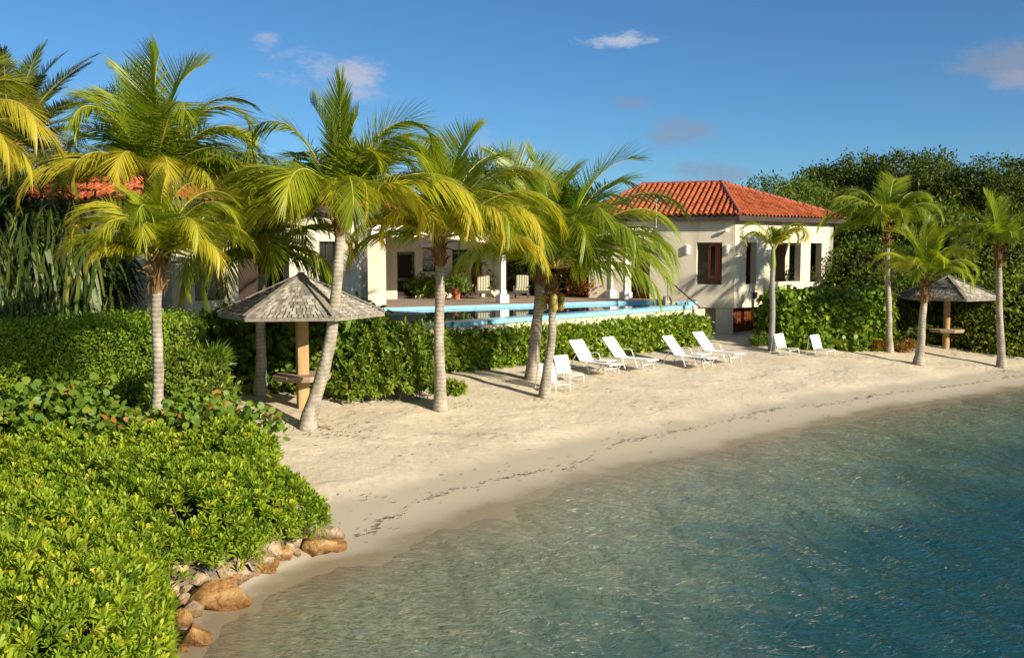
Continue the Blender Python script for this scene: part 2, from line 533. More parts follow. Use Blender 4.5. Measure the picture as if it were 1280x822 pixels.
# striped cushion
m, n, l, b = new_mat('green and cream striped cushion'); M['fabric_g'] = m
wv = n.new('ShaderNodeTexWave'); wv.bands_direction = 'X'; wv.inputs['Scale'].default_value = 2.6
tc = n.new('ShaderNodeTexCoord'); l.new(tc.outputs['Object'], wv.inputs['Vector'])
r = ramp(n, l, wv.outputs['Fac'], [(.3, (.20, .21, .13)), (.5, (.55, .52, .38))])
l.new(r.outputs[0], b.inputs['Base Color']); b.inputs['Roughness'].default_value = .9
M['wicker'] = mat('grey wicker', (.14, .12, .10), (.07, .06, .05), 30, .8, .2, .6, 120)

# foliage
M['palm_leaf'] = leaf_mat('coconut palm leaflets', [(0, (.066, .125, .013)), (.3, (.15, .22, .015)), (.6, (.28, .32, .018)), (.85, (.43, .40, .03)), (1, (.52, .38, .045))], .42, .42, .45)
M['date_leaf'] = leaf_mat('date palm leaflets', [(0, (0.041, 0.075, 0.022)), (.5, (0.077, 0.120, 0.035)), (1, (0.135, 0.170, 0.060))], .4, .2, .5)
M['rachis'] = mat('palm frond stalk', (.42, .38, .07), (.34, .27, .06), 4, .5, .35)
M['scaevola'] = leaf_mat('bright beach shrub leaves', [(0, (.072, .14, .011)), (.35, (.175, .265, .016)), (.7, (.31, .385, .024)), (.965, (.46, .45, .035)), (1, (.54, .38, .05))], .45, .28, .25)
M['hedge_leaf'] = leaf_mat('hedge leaves', [(0, (0.069, 0.133, 0.011)), (.5, (0.148, 0.235, 0.014)), (.9, (0.278, 0.329, 0.022)), (1, (0.521, 0.376, 0.033))], .45, .22, .35)
M['hedge_sun'] = leaf_mat('clipped hedge leaves painted sunny', [(0, (.09, .175, .016)), (.5, (.18, .29, .022)), (.95, (.28, .36, .034)), (1, (.38, .34, .05))], .48, .28, .25)  # lighter hedge green, sunlight put into the leaf colour
M['grape'] = leaf_mat('sea grape leaves', [(0, (.05, .12, .015)), (.5, (.11, .20, .02)), (.9, (.20, .26, .03)), (.965, (.36, .29, .035)), (1, (.34, .14, .03))], .48, .3, .3)
M['yellow_leaf'] = leaf_mat('yellow green narrow leaves', [(0, (.06, .115, .012)), (.5, (.135, .205, .018)), (.92, (.25, .29, .035)), (1, (.34, .31, .05))], .45, .28, .3)
M['tree_leaf'] = leaf_mat('dense tree leaves', [(0, (0.034, 0.062, 0.009)), (.5, (0.077, 0.111, 0.013)), (.9, (0.148, 0.159, 0.020)), (1, (0.232, 0.194, 0.033))], .55, .25, .2)
M['tree_leaf_b'] = leaf_mat('feathery tree leaves', [(0, (0.050, 0.089, 0.010)), (.5, (0.108, 0.159, 0.015)), (1, (0.187, 0.221, 0.023))], .55, .3, .2)
M['strap'] = leaf_mat('screw pine strap leaves', [(0, (.022, .045, .010)), (.5, (.055, .09, .015)), (.85, (.12, .155, .025)), (1, (.24, .23, .06))], .42, .16, .35)
M['croton'] = leaf_mat('red and yellow croton leaves', [(0, (.07, .10, .012)), (.35, (.22, .18, .02)), (.7, (.34, .10, .02)), (1, (.30, .02, .02))], .4, .25, .4)

# sand, wet sand and seabed: one ground sheet
m, n, l, b = new_mat('beach sand'); M['sand'] = m
a = n.new('ShaderNodeAttribute'); a.attribute_name = 'inland'
tcn = n.new('ShaderNodeTexCoord')
nb = noise_node(n, l, .35, 5); ns = noise_node(n, l, 6, 6); nf = noise_node(n, l, 60, 4)
dry = ramp(n, l, nb.outputs['Fac'], [(.3, (.53, .45, .335)), (.5, (.60, .515, .39)), (.7, (.66, .57, .435))])
mot = ramp(n, l, ns.outputs['Fac'], [(.36, (.88, .86, .83)), (.5, (.97, .965, .95)), (.64, (1, 1, 1))])
mm = n.new('ShaderNodeMix'); mm.data_type = 'RGBA'; mm.blend_type = 'MULTIPLY'; mm.inputs['Factor'].default_value = .8
l.new(dry.outputs[0], mm.inputs['A']); l.new(mot.outputs[0], mm.inputs['B'])
# add a wobble to the wet line
nw = noise_node(n, l, .9, 4)
ma = n.new('ShaderNodeMath'); ma.operation = 'MULTIPLY_ADD'; l.new(nw.outputs['Fac'], ma.inputs[0]); ma.inputs[1].default_value = 1.3
ma.inputs[2].default_value = -.65
sm = n.new('ShaderNodeMath'); sm.operation = 'ADD'; l.new(a.outputs['Fac'], sm.inputs[0]); l.new(ma.outputs[0], sm.inputs[1])
def mrange(src, a0, a1):
    q = n.new('ShaderNodeMapRange'); q.interpolation_type = 'SMOOTHSTEP'
    q.inputs['From Min'].default_value = a0; q.inputs['From Max'].default_value = a1
    l.new(src, q.inputs['Value']); return q.outputs[0]
def mixc(f, A, B):
    q = n.new('ShaderNodeMix'); q.data_type = 'RGBA'; l.new(f, q.inputs['Factor'])
    for s_, v in (('A', A), ('B', B)):
        if isinstance(v, tuple): q.inputs[s_].default_value = (*v, 1)
        else: l.new(v, q.inputs[s_])
    return q.outputs['Result']
damp = mixc(mrange(sm.outputs[0], 2.0, 2.9), (.42, .37, .28), mm.outputs['Result'])
wet = mixc(mrange(sm.outputs[0], .1, .75), (.27, .22, .14), damp)
# seabed: sand with weed patches further out
nsb = noise_node(n, l, .22, 4); 
sub = n.new('ShaderNodeMath'); sub.operation = 'MULTIPLY_ADD'; l.new(a.outputs['Fac'], sub.inputs[0]); sub.inputs[1].default_value = -.085
l.new(nsb.outputs['Fac'], sub.inputs[2])
weedf = mrange(sub.outputs[0], .58, 1.1)
bed_s = ramp(n, l, ns.outputs['Fac'], [(.3, (.21, .205, .13)), (.7, (.33, .315, .20))])
bed = mixc(weedf, bed_s.outputs[0], (.04, .095, .09))
shore_f = mrange(a.outputs['Fac'], -.9, .15)
colr = mixc(shore_f, bed, wet)
# behind the beach: leaf litter and scrub soil
soil = ramp(n, l, ns.outputs['Fac'], [(.35, (.12, .10, .05)), (.65, (.22, .18, .10))])
colr = mixc(mrange(sm.outputs[0], 24, 34), colr, soil.outputs[0])
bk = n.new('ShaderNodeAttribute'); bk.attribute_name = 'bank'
colr = mixc(mrange(bk.outputs['Fac'], .0, .7), colr, (.10, .08, .05))  # bank colour darkened to paint the shade in gaps between boulders
l.new(colr, b.inputs['Base Color'])
rr_ = n.new('ShaderNodeMapRange'); rr_.inputs['From Min'].default_value = .1; rr_.inputs['From Max'].default_value = 1.1
rr_.inputs['To Min'].default_value = .10; rr_.inputs['To Max'].default_value = .92
l.new(sm.outputs[0], rr_.inputs['Value']); l.new(rr_.outputs[0], b.inputs['Roughness'])
b.inputs['Specular IOR Level'].default_value = .35
hs = n.new('ShaderNodeMath'); hs.operation = 'ADD'
dm = n.new('ShaderNodeMath'); dm.operation = 'MULTIPLY'; l.new(mrange(sm.outputs[0], 2.2, 3.4), dm.inputs[1])
l.new(ns.outputs['Fac'], dm.inputs[0])
hf = n.new('ShaderNodeMath'); hf.operation = 'MULTIPLY'; hf.inputs[1].default_value = .25; l.new(nf.outputs['Fac'], hf.inputs[0])
l.new(dm.outputs[0], hs.inputs[0]); l.new(hf.outputs[0], hs.inputs[1])
vo = n.new('ShaderNodeTexVoronoi'); vo.feature = 'SMOOTH_F1'; vo.inputs['Scale'].default_value = 2.3; vo.inputs['Smoothness'].default_value = .5
l.new(tcn.outputs['Object'], vo.inputs['Vector'])
vm = n.new('ShaderNodeMath'); vm.operation = 'MULTIPLY'; vr_ = n.new('ShaderNodeMapRange'); vr_.inputs['From Max'].default_value = .3; l.new(vo.outputs['Distance'], vr_.inputs['Value'])
nv = noise_node(n, l, .5, 2); l.new(mrange(nv.outputs['Fac'], .48, .6), vm.inputs[0]); l.new(vr_.outputs[0], vm.inputs[1])
vk = n.new('ShaderNodeMath'); vk.operation = 'MULTIPLY'; l.new(vm.outputs[0], vk.inputs[0]); l.new(mrange(sm.outputs[0], 2.4, 3.6), vk.inputs[1])
h2 = n.new('ShaderNodeMath'); h2.operation = 'MULTIPLY_ADD'; l.new(vk.outputs[0], h2.inputs[0]); h2.inputs[1].default_value = 1.0; l.new(hs.outputs[0], h2.inputs[2]); hs = h2
vd = n.new('ShaderNodeVectorMath'); vd.operation = 'MULTIPLY_ADD'; nd_ = noise_node(n, l, 1.6, 3)
l.new(nd_.outputs['Color'], vd.inputs[0]); vd.inputs[1].default_value = (1.3, 1.3, 0); l.new(tcn.outputs['Object'], vd.inputs[2])
ve = n.new('ShaderNodeTexVoronoi'); ve.feature = 'DISTANCE_TO_EDGE'; ve.inputs['Scale'].default_value = 4.0; l.new(vd.outputs[0], ve.inputs['Vector'])  # net of seabed ridges shaped to stand in for caustic light lines
er = n.new('ShaderNodeMapRange'); er.interpolation_type = 'SMOOTHSTEP'; er.inputs['From Max'].default_value = .34; er.inputs['To Min'].default_value = 1; er.inputs['To Max'].default_value = 0
l.new(ve.outputs['Distance'], er.inputs['Value'])
uw = n.new('ShaderNodeMath'); uw.operation = 'MULTIPLY'; uwr = n.new('ShaderNodeMapRange'); uwr.inputs['From Min'].default_value = -.5; uwr.inputs['From Max'].default_value = -1.6
l.new(a.outputs['Fac'], uwr.inputs['Value']); l.new(uwr.outputs[0], uw.inputs[0]); l.new(er.outputs[0], uw.inputs[1])
h3 = n.new('ShaderNodeMath'); h3.operation = 'MULTIPLY_ADD'; l.new(uw.outputs[0], h3.inputs[0]); h3.inputs[1].default_value = .30; l.new(hs.outputs[0], h3.inputs[2]); hs = h3
bp = n.new('ShaderNodeBump'); bp.inputs['Strength'].default_value = .55; bp.inputs['Distance'].default_value = .06
l.new(hs.outputs[0], bp.inputs['Height']); l.new(bp.outputs[0], b.inputs['Normal'])

# sea water: clear surface over an absorbing body
m, n, l, b = new_mat('clear sea water'); M['sea'] = m
n.remove(b)
tc = n.new('ShaderNodeTexCoord')
def wnoise(rot, sc, scale, detail, dist=0.0):
    mp = n.new('ShaderNodeMapping'); mp.inputs['Rotation'].default_value = (0, 0, rot); mp.inputs['Scale'].default_value = sc
    l.new(tc.outputs['Object'], mp.inputs['Vector'])
    t = n.new('ShaderNodeTexNoise'); t.inputs['Scale'].default_value = scale; t.inputs['Detail'].default_value = detail
    t.inputs['Distortion'].default_value = dist
    l.new(mp.outputs[0], t.inputs['Vector']); return t.outputs['Fac']
def wsum(a_, b_, k):
    q = n.new('ShaderNodeMath'); q.operation = 'MULTIPLY_ADD'
    l.new(b_, q.inputs[0]); q.inputs[1].default_value = k; l.new(a_, q.inputs[2]); return q.outputs[0]
h = wsum(wnoise(math.radians(62), (.5, 1.5, 1), 6, 3, .4), wnoise(math.radians(10), (.8, 1.2, 1), 14, 2), .4)
bp = n.new('ShaderNodeBump'); bp.inputs['Strength'].default_value = 1.0; bp.inputs['Distance'].default_value = .075
l.new(h, bp.inputs['Height'])
lw = n.new('ShaderNodeLayerWeight'); lw.inputs['Blend'].default_value = .5; l.new(bp.outputs[0], lw.inputs['Normal'])
pw = n.new('ShaderNodeMath'); pw.operation = 'POWER'; l.new(lw.outputs['Facing'], pw.inputs[0]); pw.inputs[1].default_value = 5.0
fr = n.new('ShaderNodeMath'); fr.operation = 'MULTIPLY_ADD'; l.new(pw.outputs[0], fr.inputs[0]); fr.inputs[1].default_value = .98; fr.inputs[2].default_value = .02
gl = n.new('ShaderNodeBsdfGlossy'); gl.inputs['Roughness'].default_value = .045; l.new(bp.outputs[0], gl.inputs['Normal'])
tp = n.new('ShaderNodeBsdfTransparent')
mx = n.new('ShaderNodeMixShader'); l.new(fr.outputs[0], mx.inputs[0]); l.new(tp.outputs[0], mx.inputs[1]); l.new(gl.outputs[0], mx.inputs[2])
l.new(mx.outputs[0], n['Material Output'].inputs['Surface'])
va = n.new('ShaderNodeVolumeAbsorption'); va.inputs['Color'].default_value = (.06, .74, .81, 1); va.inputs['Density'].default_value = .18
l.new(va.outputs[0], n['Material Output'].inputs['Volume'])

# ------------------------------------------------------------------ ground and water
def axis(lo, hi, step, far, n_far):
    core = np.arange(lo, hi + step / 2, step)
    g = np.geomspace(1, far, n_far)
    return np.concatenate([lo - g[::-1], core, hi + g])


gx = axis(-13, 30, .2, 3000, 26); gy = axis(7, 60, .2, 3000, 26)
GX, GY = np.meshgrid(gx, gy)
SD = shore_dist(GX.ravel(), GY.ravel())
GZ = ground_z(GX.ravel(), GY.ravel())
nx, ny = len(gx), len(gy)
I = (np.arange(ny - 1)[:, None] * nx + np.arange(nx - 1)[None, :]).ravel()
ground = np_mesh('ground', np.stack([GX.ravel(), GY.ravel(), GZ], 1), np.stack([I, I + 1, I + nx + 1, I + nx], 1), M['sand'],
                 attrs={'inland': SD, 'bank': np.clip(np.where(in_poly(GX.ravel(), GY.ravel(), EA), edge_d(GX.ravel(), GY.ravel(), EA), 0) / .5, 0, 1)}, smooth=True)
tag(ground, kind='structure')
def waves(x, y):
    """sum of short wind ripples wrapping round the point, fading in the shallows"""
    rw = np.random.default_rng(21); z = np.zeros_like(x)
    warp = .5 * snoise(x, y, 0, .35, 2)
    for k in range(34):
        lam = .30 * 1.075 ** k * rw.uniform(.9, 1.1)
        th = math.radians(28) + rw.normal(0, .42); kk = 2 * PI / lam
        amp = lam * .0150 * rw.uniform(.6, 1.3) * (1.25 if lam < .8 else .8)
        ph = (x * math.cos(th) + y * math.sin(th) + warp * .5) * kk + rw.uniform(0, 6.28)
        z = z + amp * (np.sin(ph) + .25 * np.sin(2 * ph + .6))
    return z


wx = axis(-7, 33, .085, 3000, 24); wy = axis(8, 44, .085, 3000, 24)
WX, WY = np.meshgrid(wx, wy); WX, WY = WX.ravel(), WY.ravel()
wd = np.interp(WY, [8, 44, 60], [1, 1, 0]) * np.interp(WX, [-20, -7, 33, 45], [0, 1, 1, 0])
sdw = np.full(WX.shape, -20.0)
nearw = (WY < 60) & (WX > -20) & (WX < 50)
sdw[nearw] = shore_dist(WX[nearw], WY[nearw])
patch = .62 + .38 * np.clip(.5 + snoise(WX, WY, 0, .16, 3), 0, 1)
WZ = waves(WX, WY) * wd * patch * np.interp(sdw, [-5, -1.2, 0], [1, .55, .10])
nxw = len(wx)
I = (np.arange(len(wy) - 1)[:, None] * nxw + np.arange(nxw - 1)[None, :]).ravel()
I = I[(sdw[I] < 1.5)]
sea = np_mesh('sea_water', np.stack([WX, WY, WZ], 1), np.stack([I, I + 1, I + nxw + 1, I + nxw], 1), M['sea'], smooth=True)
tag(sea, kind='structure')

# ------------------------------------------------------------------ buildings
def wall_mb(mb, p0, p1, z0, z1, ops, thick, mi=0, mi_in=1):
    """a straight wall p0->p1 with rectangular openings (u0,u1,za,zb); the outside is on the right hand going p0->p1"""
    p0, p1 = Vector((p0[0], p0[1])), Vector((p1[0], p1[1]))
    d = p1 - p0; L = d.length; d /= L
    nrm = Vector((d.y, -d.x))            # outward
    us = sorted({0, L, *[min(max(o[k], 0), L) for o in ops for k in (0, 1)]})
    zs = sorted({z0, z1, *[o[k] for o in ops for k in (2, 3)]})
    def solid(i, j):
        if i < 0 or j < 0 or i >= len(us) - 1 or j >= len(zs) - 1: return False
        u, z = (us[i] + us[i + 1]) / 2, (zs[j] + zs[j + 1]) / 2
        return not any(o[0] < u < o[1] and o[2] < z < o[3] for o in ops)
    def P(u, z, t):
        q = p0 + d * u - nrm * t
        return (q.x, q.y, z)
    for i in range(len(us) - 1):
        for j in range(len(zs) - 1):
            if not solid(i, j): continue
            a, b_, c, e = us[i], us[i + 1], zs[j], zs[j + 1]
            mb.add([P(a, c, 0), P(b_, c, 0), P(b_, e, 0), P(a, e, 0)], [(0, 1, 2, 3)], mi)
            mb.add([P(a, c, thick), P(b_, c, thick), P(b_, e, thick), P(a, e, thick)], [(3, 2, 1, 0)], mi_in)
            if not solid(i - 1, j): mb.add([P(a, c, 0), P(a, e, 0), P(a, e, thick), P(a, c, thick)], [(0, 1, 2, 3)], mi)
            if not solid(i + 1, j): mb.add([P(b_, c, 0), P(b_, e, 0), P(b_, e, thick), P(b_, c, thick)], [(3, 2, 1, 0)], mi)
            if not solid(i, j - 1): mb.add([P(a, c, 0), P(b_, c, 0), P(b_, c, thick), P(a, c, thick)], [(3, 2, 1, 0)], mi)
            if not solid(i, j + 1): mb.add([P(a, e, 0), P(b_, e, 0), P(b_, e, thick), P(a, e, thick)], [(0, 1, 2, 3)], mi)


def tile_plane(e0, e1, tops, V, Q, R, over=.0):
    """barrel-tile surface over the polygon e0,e1,*tops; courses run parallel to the eave e0->e1"""
    e0, e1 = Vector(e0), Vector(e1)
    poly = [e0, e1] + [Vector(t) for t in tops]
    u = (e1 - e0).normalized()
    nrm = u.cross(Vector(tops[0]) - e0).normalized()
    if nrm.z < 0: nrm = -nrm
    v = nrm.cross(u)
    if v.z < 0: v = -v
    p2 = [((p - e0).dot(u), (p - e0).dot(v)) for p in poly]
    def inside(a, b_):
        r = False; k = len(p2) - 1
        for i in range(len(p2)):
            if (p2[i][1] > b_) != (p2[k][1] > b_) and a < (p2[k][0] - p2[i][0]) * (b_ - p2[i][1]) / (p2[k][1] - p2[i][1]) + p2[i][0]: r = not r
            k = i
        return r
    u0, u1 = min(p[0] for p in p2), max(p[0] for p in p2); v1 = max(p[1] for p in p2)
    TW, TH = .27, .36
    prof = [(0, .0), (.10, .052), (.25, .085), (.42, .065), (.55, .02), (.72, -.012), (.88, -.012), (1.0, .0)]
    for r in range(int(v1 / TH) + 1):
        for c in range(int(u0 / TW) - 1, int(u1 / TW) + 1):
            if not inside((c + .5) * TW, (r + .5) * TH): continue
            rnd = random.random(); b = len(V)
            for (du, h) in prof:
                for (vv, dz) in ((r * TH - .03, .045), ((r + 1) * TH, .012)):
                    q = e0 + u * ((c + du) * TW) + v * vv + nrm * (h + dz + .03)
                    V.append(q[:]); R.append(rnd)
            for i in range(len(prof) - 1):
                a = b + i * 2
                Q.append((a, a + 2, a + 3, a + 1))
            for i in range(len(prof) - 1):      # the butt of the course
                q0 = Vector(V[b + i * 2]); q1 = Vector(V[b + i * 2 + 2]); bb = len(V)
                V.extend([q0[:], q1[:], (q1 - nrm * .05)[:], (q0 - nrm * .05)[:]]); R.extend([rnd] * 4)
                Q.append((bb, bb + 1, bb + 2, bb + 3))


def hip_roof(parent, faces, caps, under):
    V, Q, R = [], [], []
    for f in faces: tile_plane(f[0], f[1], f[2:], V, Q, R)
    rf = np_mesh('roof', V, Q, M['tile'], parent, attrs={'rnd': R}, world=True)
    # solid deck under the tiles
    mb = MB()
    for f in faces:
        vs = [Vector(p) for p in f]
        mb.add([p[:] for p in vs], [tuple(range(len(vs)))])
    mb.build('roof_deck', M['fascia'], rf, world=False).location = -Vector(parent.location)
    mb = MB()
    for a, b_ in caps:
        a, b_ = Vector(a), Vector(b_); L = (b_ - a).length; k = max(2, int(L / .36))
        for i in range(k):
            q0 = a.lerp(b_, i / k); q1 = a.lerp(b_, (i + 1.12) / k)
            mb.tube([q0 + Vector((0, 0, .055)), q1 + Vector((0, 0, .085))], [.10, .125], 8)
    mb.build('ridge_cap', M['tile_cap'], parent, world=True, smooth=True)
    return rf


def panel_door(mb, c, d, w, z0, z1, mi_f, mi_g, t=.06):
    """louvred wooden door leaf standing along direction d"""
    d = Vector((d[0], d[1], 0)).normalized(); c = Vector((c[0], c[1], 0)); up = Vector((0, 0, 1)); nn = d.cross(up)
    rot = Matrix((d, nn, up)).transposed()
    H = z1 - z0
    for s in (-1, 1):
        mb.box(c + d * s * (w / 2 - .05) + up * (z0 + H / 2), (.10, t, H), mi_f, rot)
    for z in (z0 + .06, z0 + H * .42, z1 - .06):
        mb.box(c + up * z, (w - .2, t * .9, .12), mi_f, rot)
    k = int(H / .09)
    for i in range(k):
        mb.box(c + up * (z0 + (i + .5) * H / k), (w - .2, .012, .075), mi_f, rot @ Matrix.Rotation(.6, 3, 'X'))
    mb.box(c + up * (z0 + H / 2) - nn * .03, (w - .12, .01, H - .05), mi_g, rot)


def glazed_door(mb, c, d, w, z0, z1, leaves=2, t=.07):
    """timber door set: stiles, rails and panes"""
    d = Vector((d[0], d[1], 0)).normalized(); c = Vector((c[0], c[1], 0)); up = Vector((0, 0, 1)); nn = d.cross(up)
    rot = Matrix((d, nn, up)).transposed(); H = z1 - z0; lw = w / leaves
    for k in range(leaves):
        cc = c + d * (-w / 2 + lw * (k + .5))
        for s_ in (-1, 1): mb.box(cc + d * s_ * (lw / 2 - .06) + up * (z0 + H / 2), (.115, t, H), 0, rot)
        for z, h in ((z0 + .11, .22), (z0 + H * .40, .12), (z1 - .07, .14)): mb.box(cc + up * z, (lw - .23, t * .9, h), 0, rot)
        mb.box(cc + up * (z0 + H / 2) - nn * .005, (lw - .2, .012, H - .1), 1, rot)


EAVE, FLOOR, SLAB0 = 6.70, 2.90, 2.53
def v3(p, z): return Vector((p[0], p[1], z))


def off_poly(pts, d):
    """polygon (counter-clockwise) moved outward by d"""
    n = len(pts); out = []
    for i in range(n):
        a, b_, c = Vector(pts[i - 1]), Vector(pts[i]), Vector(pts[(i + 1) % n])
        d1 = (b_ - a).normalized(); d2 = (c - b_).normalized()
        n1 = Vector((d1.y, -d1.x)); n2 = Vector((d2.y, -d2.x))
        m = (n1 + n2); m /= m.length_squared / 2
        out.append(b_ + m * d)
    return out


# --- pavilion on the right of the pool (plan counter-clockwise: A, C, B, D, E)
F1 = Vector((.94, -.342)); F2 = Vector((.771, .636))
pC = Vector((10.18, 46.0)); pA = pC - F1 * 6.9; pB = pC + F2 * 7.86
pD = pB + Vector((-.636, .771)) * 5.6; pE = Vector((pA.x + 2.4, pA.y + 6.2))
pav = thing('pool_pavilion', 'cream pavilion with orange tiled hip roof and deep window openings, right of the pool', 'house',
            (pC.x, pC.y, 1.1))
mb = MB()
L1 = 6.9
wall_mb(mb, pA, pC, SLAB0, EAVE - .02, [(L1 - 1.75, L1 - .58, 3.6, 5.53), (L1 - 4.9, L1 - 3.93, FLOOR, 5.25)], .34)
wall_mb(mb, pC, pB, SLAB0, EAVE - .02, [(.83, 1.6, 3.6, 5.53), (3.03, 5.1, 3.66, 5.53), (5.91, 6.87, 3.6, 5.53)], .34)
wall_mb(mb, pB, pD, SLAB0, EAVE - .02, [(.6, 2.6, 3.4, 5.6), (3.2, 4.8, 3.4, 5.6)], .34)
wall_mb(mb, pD, pE, SLAB0, EAVE - .02, [], .34)
wall_mb(mb, pE, pA, SLAB0, EAVE - .02, [], .34)
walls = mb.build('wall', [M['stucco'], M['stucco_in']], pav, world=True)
poly = [tuple(p) for p in (pA, pC, pB, pD, pE)]
inner = off_poly(poly, -.30)
mb = MB(); mb.prism([tuple(p) for p in inner], SLAB0 + .01, FLOOR); mb.build('floor_slab', M['deck'], pav, world=True)
mb = MB(); mb.prism([tuple(p) for p in off_poly(poly, -.36)], EAVE - .25, EAVE - .12); mb.build('ceiling', M['stucco_in'], pav, world=True)
# core room behind the loggia
core = [pA + F1 * 1.0 + Vector((.342, .94)) * 1.5, pC + Vector((.342, .94)) * 1.9 + F1 * -.4, pC + Vector((-.636, .771)) * 2.0 + F2 * 3.9,
        pC + Vector((-.636, .771)) * 4.6 + F2 * 3.9, pE + Vector((.6, -.6))]
mb = MB(); mb.prism([tuple(p) for p in core], FLOOR + .002, EAVE - .24); mb.build('inner_wall', M['stucco_in'], pav, world=True)
def fascia(parent, poly, z0, z1, over=.38, name='fascia'):
    o = off_poly(poly, over); i = off_poly(poly, over - .07); k = len(o); mb = MB()
    for a in range(k):
        b_ = (a + 1) % k
        vs = [v3(o[a], z0), v3(o[b_], z0), v3(i[b_], z0), v3(i[a], z0), v3(o[a], z1), v3(o[b_], z1), v3(i[b_], z1), v3(i[a], z1)]
        mb.add(vs, [(0, 1, 5, 4), (2, 3, 7, 6), (4, 5, 6, 7), (3, 2, 1, 0)])
    w = off_poly(poly, -.1)
    for a in range(k):       # soffit boards
        b_ = (a + 1) % k
        mb.add([v3(i[a], z0 + .05), v3(i[b_], z0 + .05), v3(w[b_], z0 + .05), v3(w[a], z0 + .05)], [(3, 2, 1, 0)])
    return mb.build(name, M['fascia'], parent, world=True)
fascia(pav, poly, EAVE - .20, EAVE + .10)
ev = [v3(p, EAVE + .06) for p in off_poly(poly, .42)]
R1 = Vector((10.35, 50.1, 8.44)); R2 = R1 - v3(F1, 0) * 3.9 + Vector((0, 0, -.02))
hip_roof(pav, [(ev[0], ev[1], R1, R2), (ev[1], ev[2], R1), (ev[2], ev[3], R1), (ev[3], ev[4], R1), (ev[4], ev[0], R2)],
         [(ev[1], R1), (ev[2], R1), (R1, R2), (ev[0], R2), (ev[3], R1), (ev[4], R2)], None)
# doors and lamps seen through the openings
n1 = Vector((.342, .94)); n2 = Vector((-.636, .771))
for c, d, w, z0, z1 in [(pC + F1 * -.86 + n1 * .55, F1, .86, FLOOR, 5.5), (pC + F2 * 2.0 + n2 * .75, F2, 1.3, FLOOR, 5.45), (pC + F2 * 4.3 + n2 * 1.9, F2, 1.1, FLOOR, 5.45)]:
    mb = MB(); glazed_door(mb, c, d, w, z0, z1); mb.build('door', [M['wood_red'], M['glass_dark']], pav, world=True)
for c, d, w in [(pA + F1 * 1.62 + n1 * .18, F1, .52), (pA + F1 * 2.35 + n1 * .9, F1, .9)]:
    mb = MB(); glazed_door(mb, c, d, w, FLOOR, 5.2); mb.build('door', [M['wood_red'], M['glass_dark']], pav, world=True)
def sconce(p, d, parent, w=.22, h=.40):
    d3 = v3(d, 0); nn = Vector((d.y, -d.x, 0)); mb = MB()
    pr = [(-w / 2, 0)] + [(w / 2 * math.cos(PI - a * PI / 8), .03 + .12 * math.sin(a * PI / 8)) for a in range(9)] + [(w / 2, 0)]
    mb.prism([tuple((d3 * x + nn * y).xy + Vector(p.xy)) for x, y in pr], p.z - h / 2, p.z + h / 2)
    return mb.build('wall_lamp', M['white'], parent, world=True)
sconce(v3(pC - F1 * 2.18, 5.2), F1, pav); sconce(v3(pC - F1 * .35, 5.2), F1, pav); sconce(v3(pC + F2 * 2.5, 5.0), F2, pav, .2, .3)
mb = MB(); q = v3(pC - F1 * .36, 6.08); nn = Vector((F1.y, -F1.x, 0))
mb.bar(q, q + nn * .12, .05, .05); mb.box(q + nn * .17, (.15, .12, .12)); mb.build('flood_lamp', M['white'], pav, world=True)
for u in (1.55, 6.3):
    mb = MB(); q = pC + F2 * u; nn = Vector((F2.y, -F2.x)); rot = Matrix((v3(F2, 0), v3(nn, 0), Vector((0, 0, 1)))).transposed()
    for k in range(4): mb.box(v3(q + nn * .004, 2.98 + k * .065), (.34, .02, .035), 0, rot)
    mb.box(v3(q + nn * .001, 3.08), (.36, .008, .30), 1, rot)
    mb.build('vent', [M['wood_dark'], M['shade_fill']], pav, world=True)
# ground storey set back under the overhang
mb = MB()
g0 = pC + n1 * .75 - F1 * 1.0; g1 = pC + n1 * .75 + n2 * .0 + F1 * .05
mb.prism([tuple(p) for p in (pC - F1 * 6.5 + n1 * .8, pC - F1 * .1 + n1 * .8, pC + n1 * 1.1 + n2 * .2, pC + F2 * 7.4 + n2 * .9, pC + F2 * 7.4 + n2 * 4.5, pC - F1 * 6.0 + n1 * 5.5)], .4, SLAB0 - .003)
mb.build('base_wall', M['stucco'], pav, world=True)
mb = MB(); q0 = pC + n2 * .55 + F2 * .25; q1 = q0 + F2 * 3.2
nn = Vector((F2.y, -F2.x))
mb.add([v3(q0, .4), v3(q1, .4), v3(q1, SLAB0 - .02), v3(q0, SLAB0 - .02)], [(0, 1, 2, 3)], 1)  # dark sheet painted as the shade behind the lattice
for k in range(27): 
    z = .9 + k * .062
    mb.bar(v3(q0 + nn * .03, z), v3(q1 + nn * .03, z), .02, .03, 0)
for k in range(26):
    p = q0 + F2 * (k * .125) + nn * .055
    mb.bar(v3(p, .6), v3(p, SLAB0 - .03), .03, .02, 0)
mb.build('lattice_screen', [M['wood_red'], M['shade_fill']], pav, world=True)
mb = MB(); q = pC - F1 * .42 + n1 * .10
rot = Matrix((v3(F2, 0), v3(n2, 0), Vector((0, 0, 1)))).transposed()
mb.prism([tuple(p) for p in (pC - F1 * .85 + n1 * .1, pC - F1 * .03 + n1 * .02, pC + F2 * .05 + n2 * .5, pC - F1 * .85 + n1 * .5)], .5, SLAB0 - .004); mb.build('pier', M['stucco'], pav, world=True, bevel=.015)

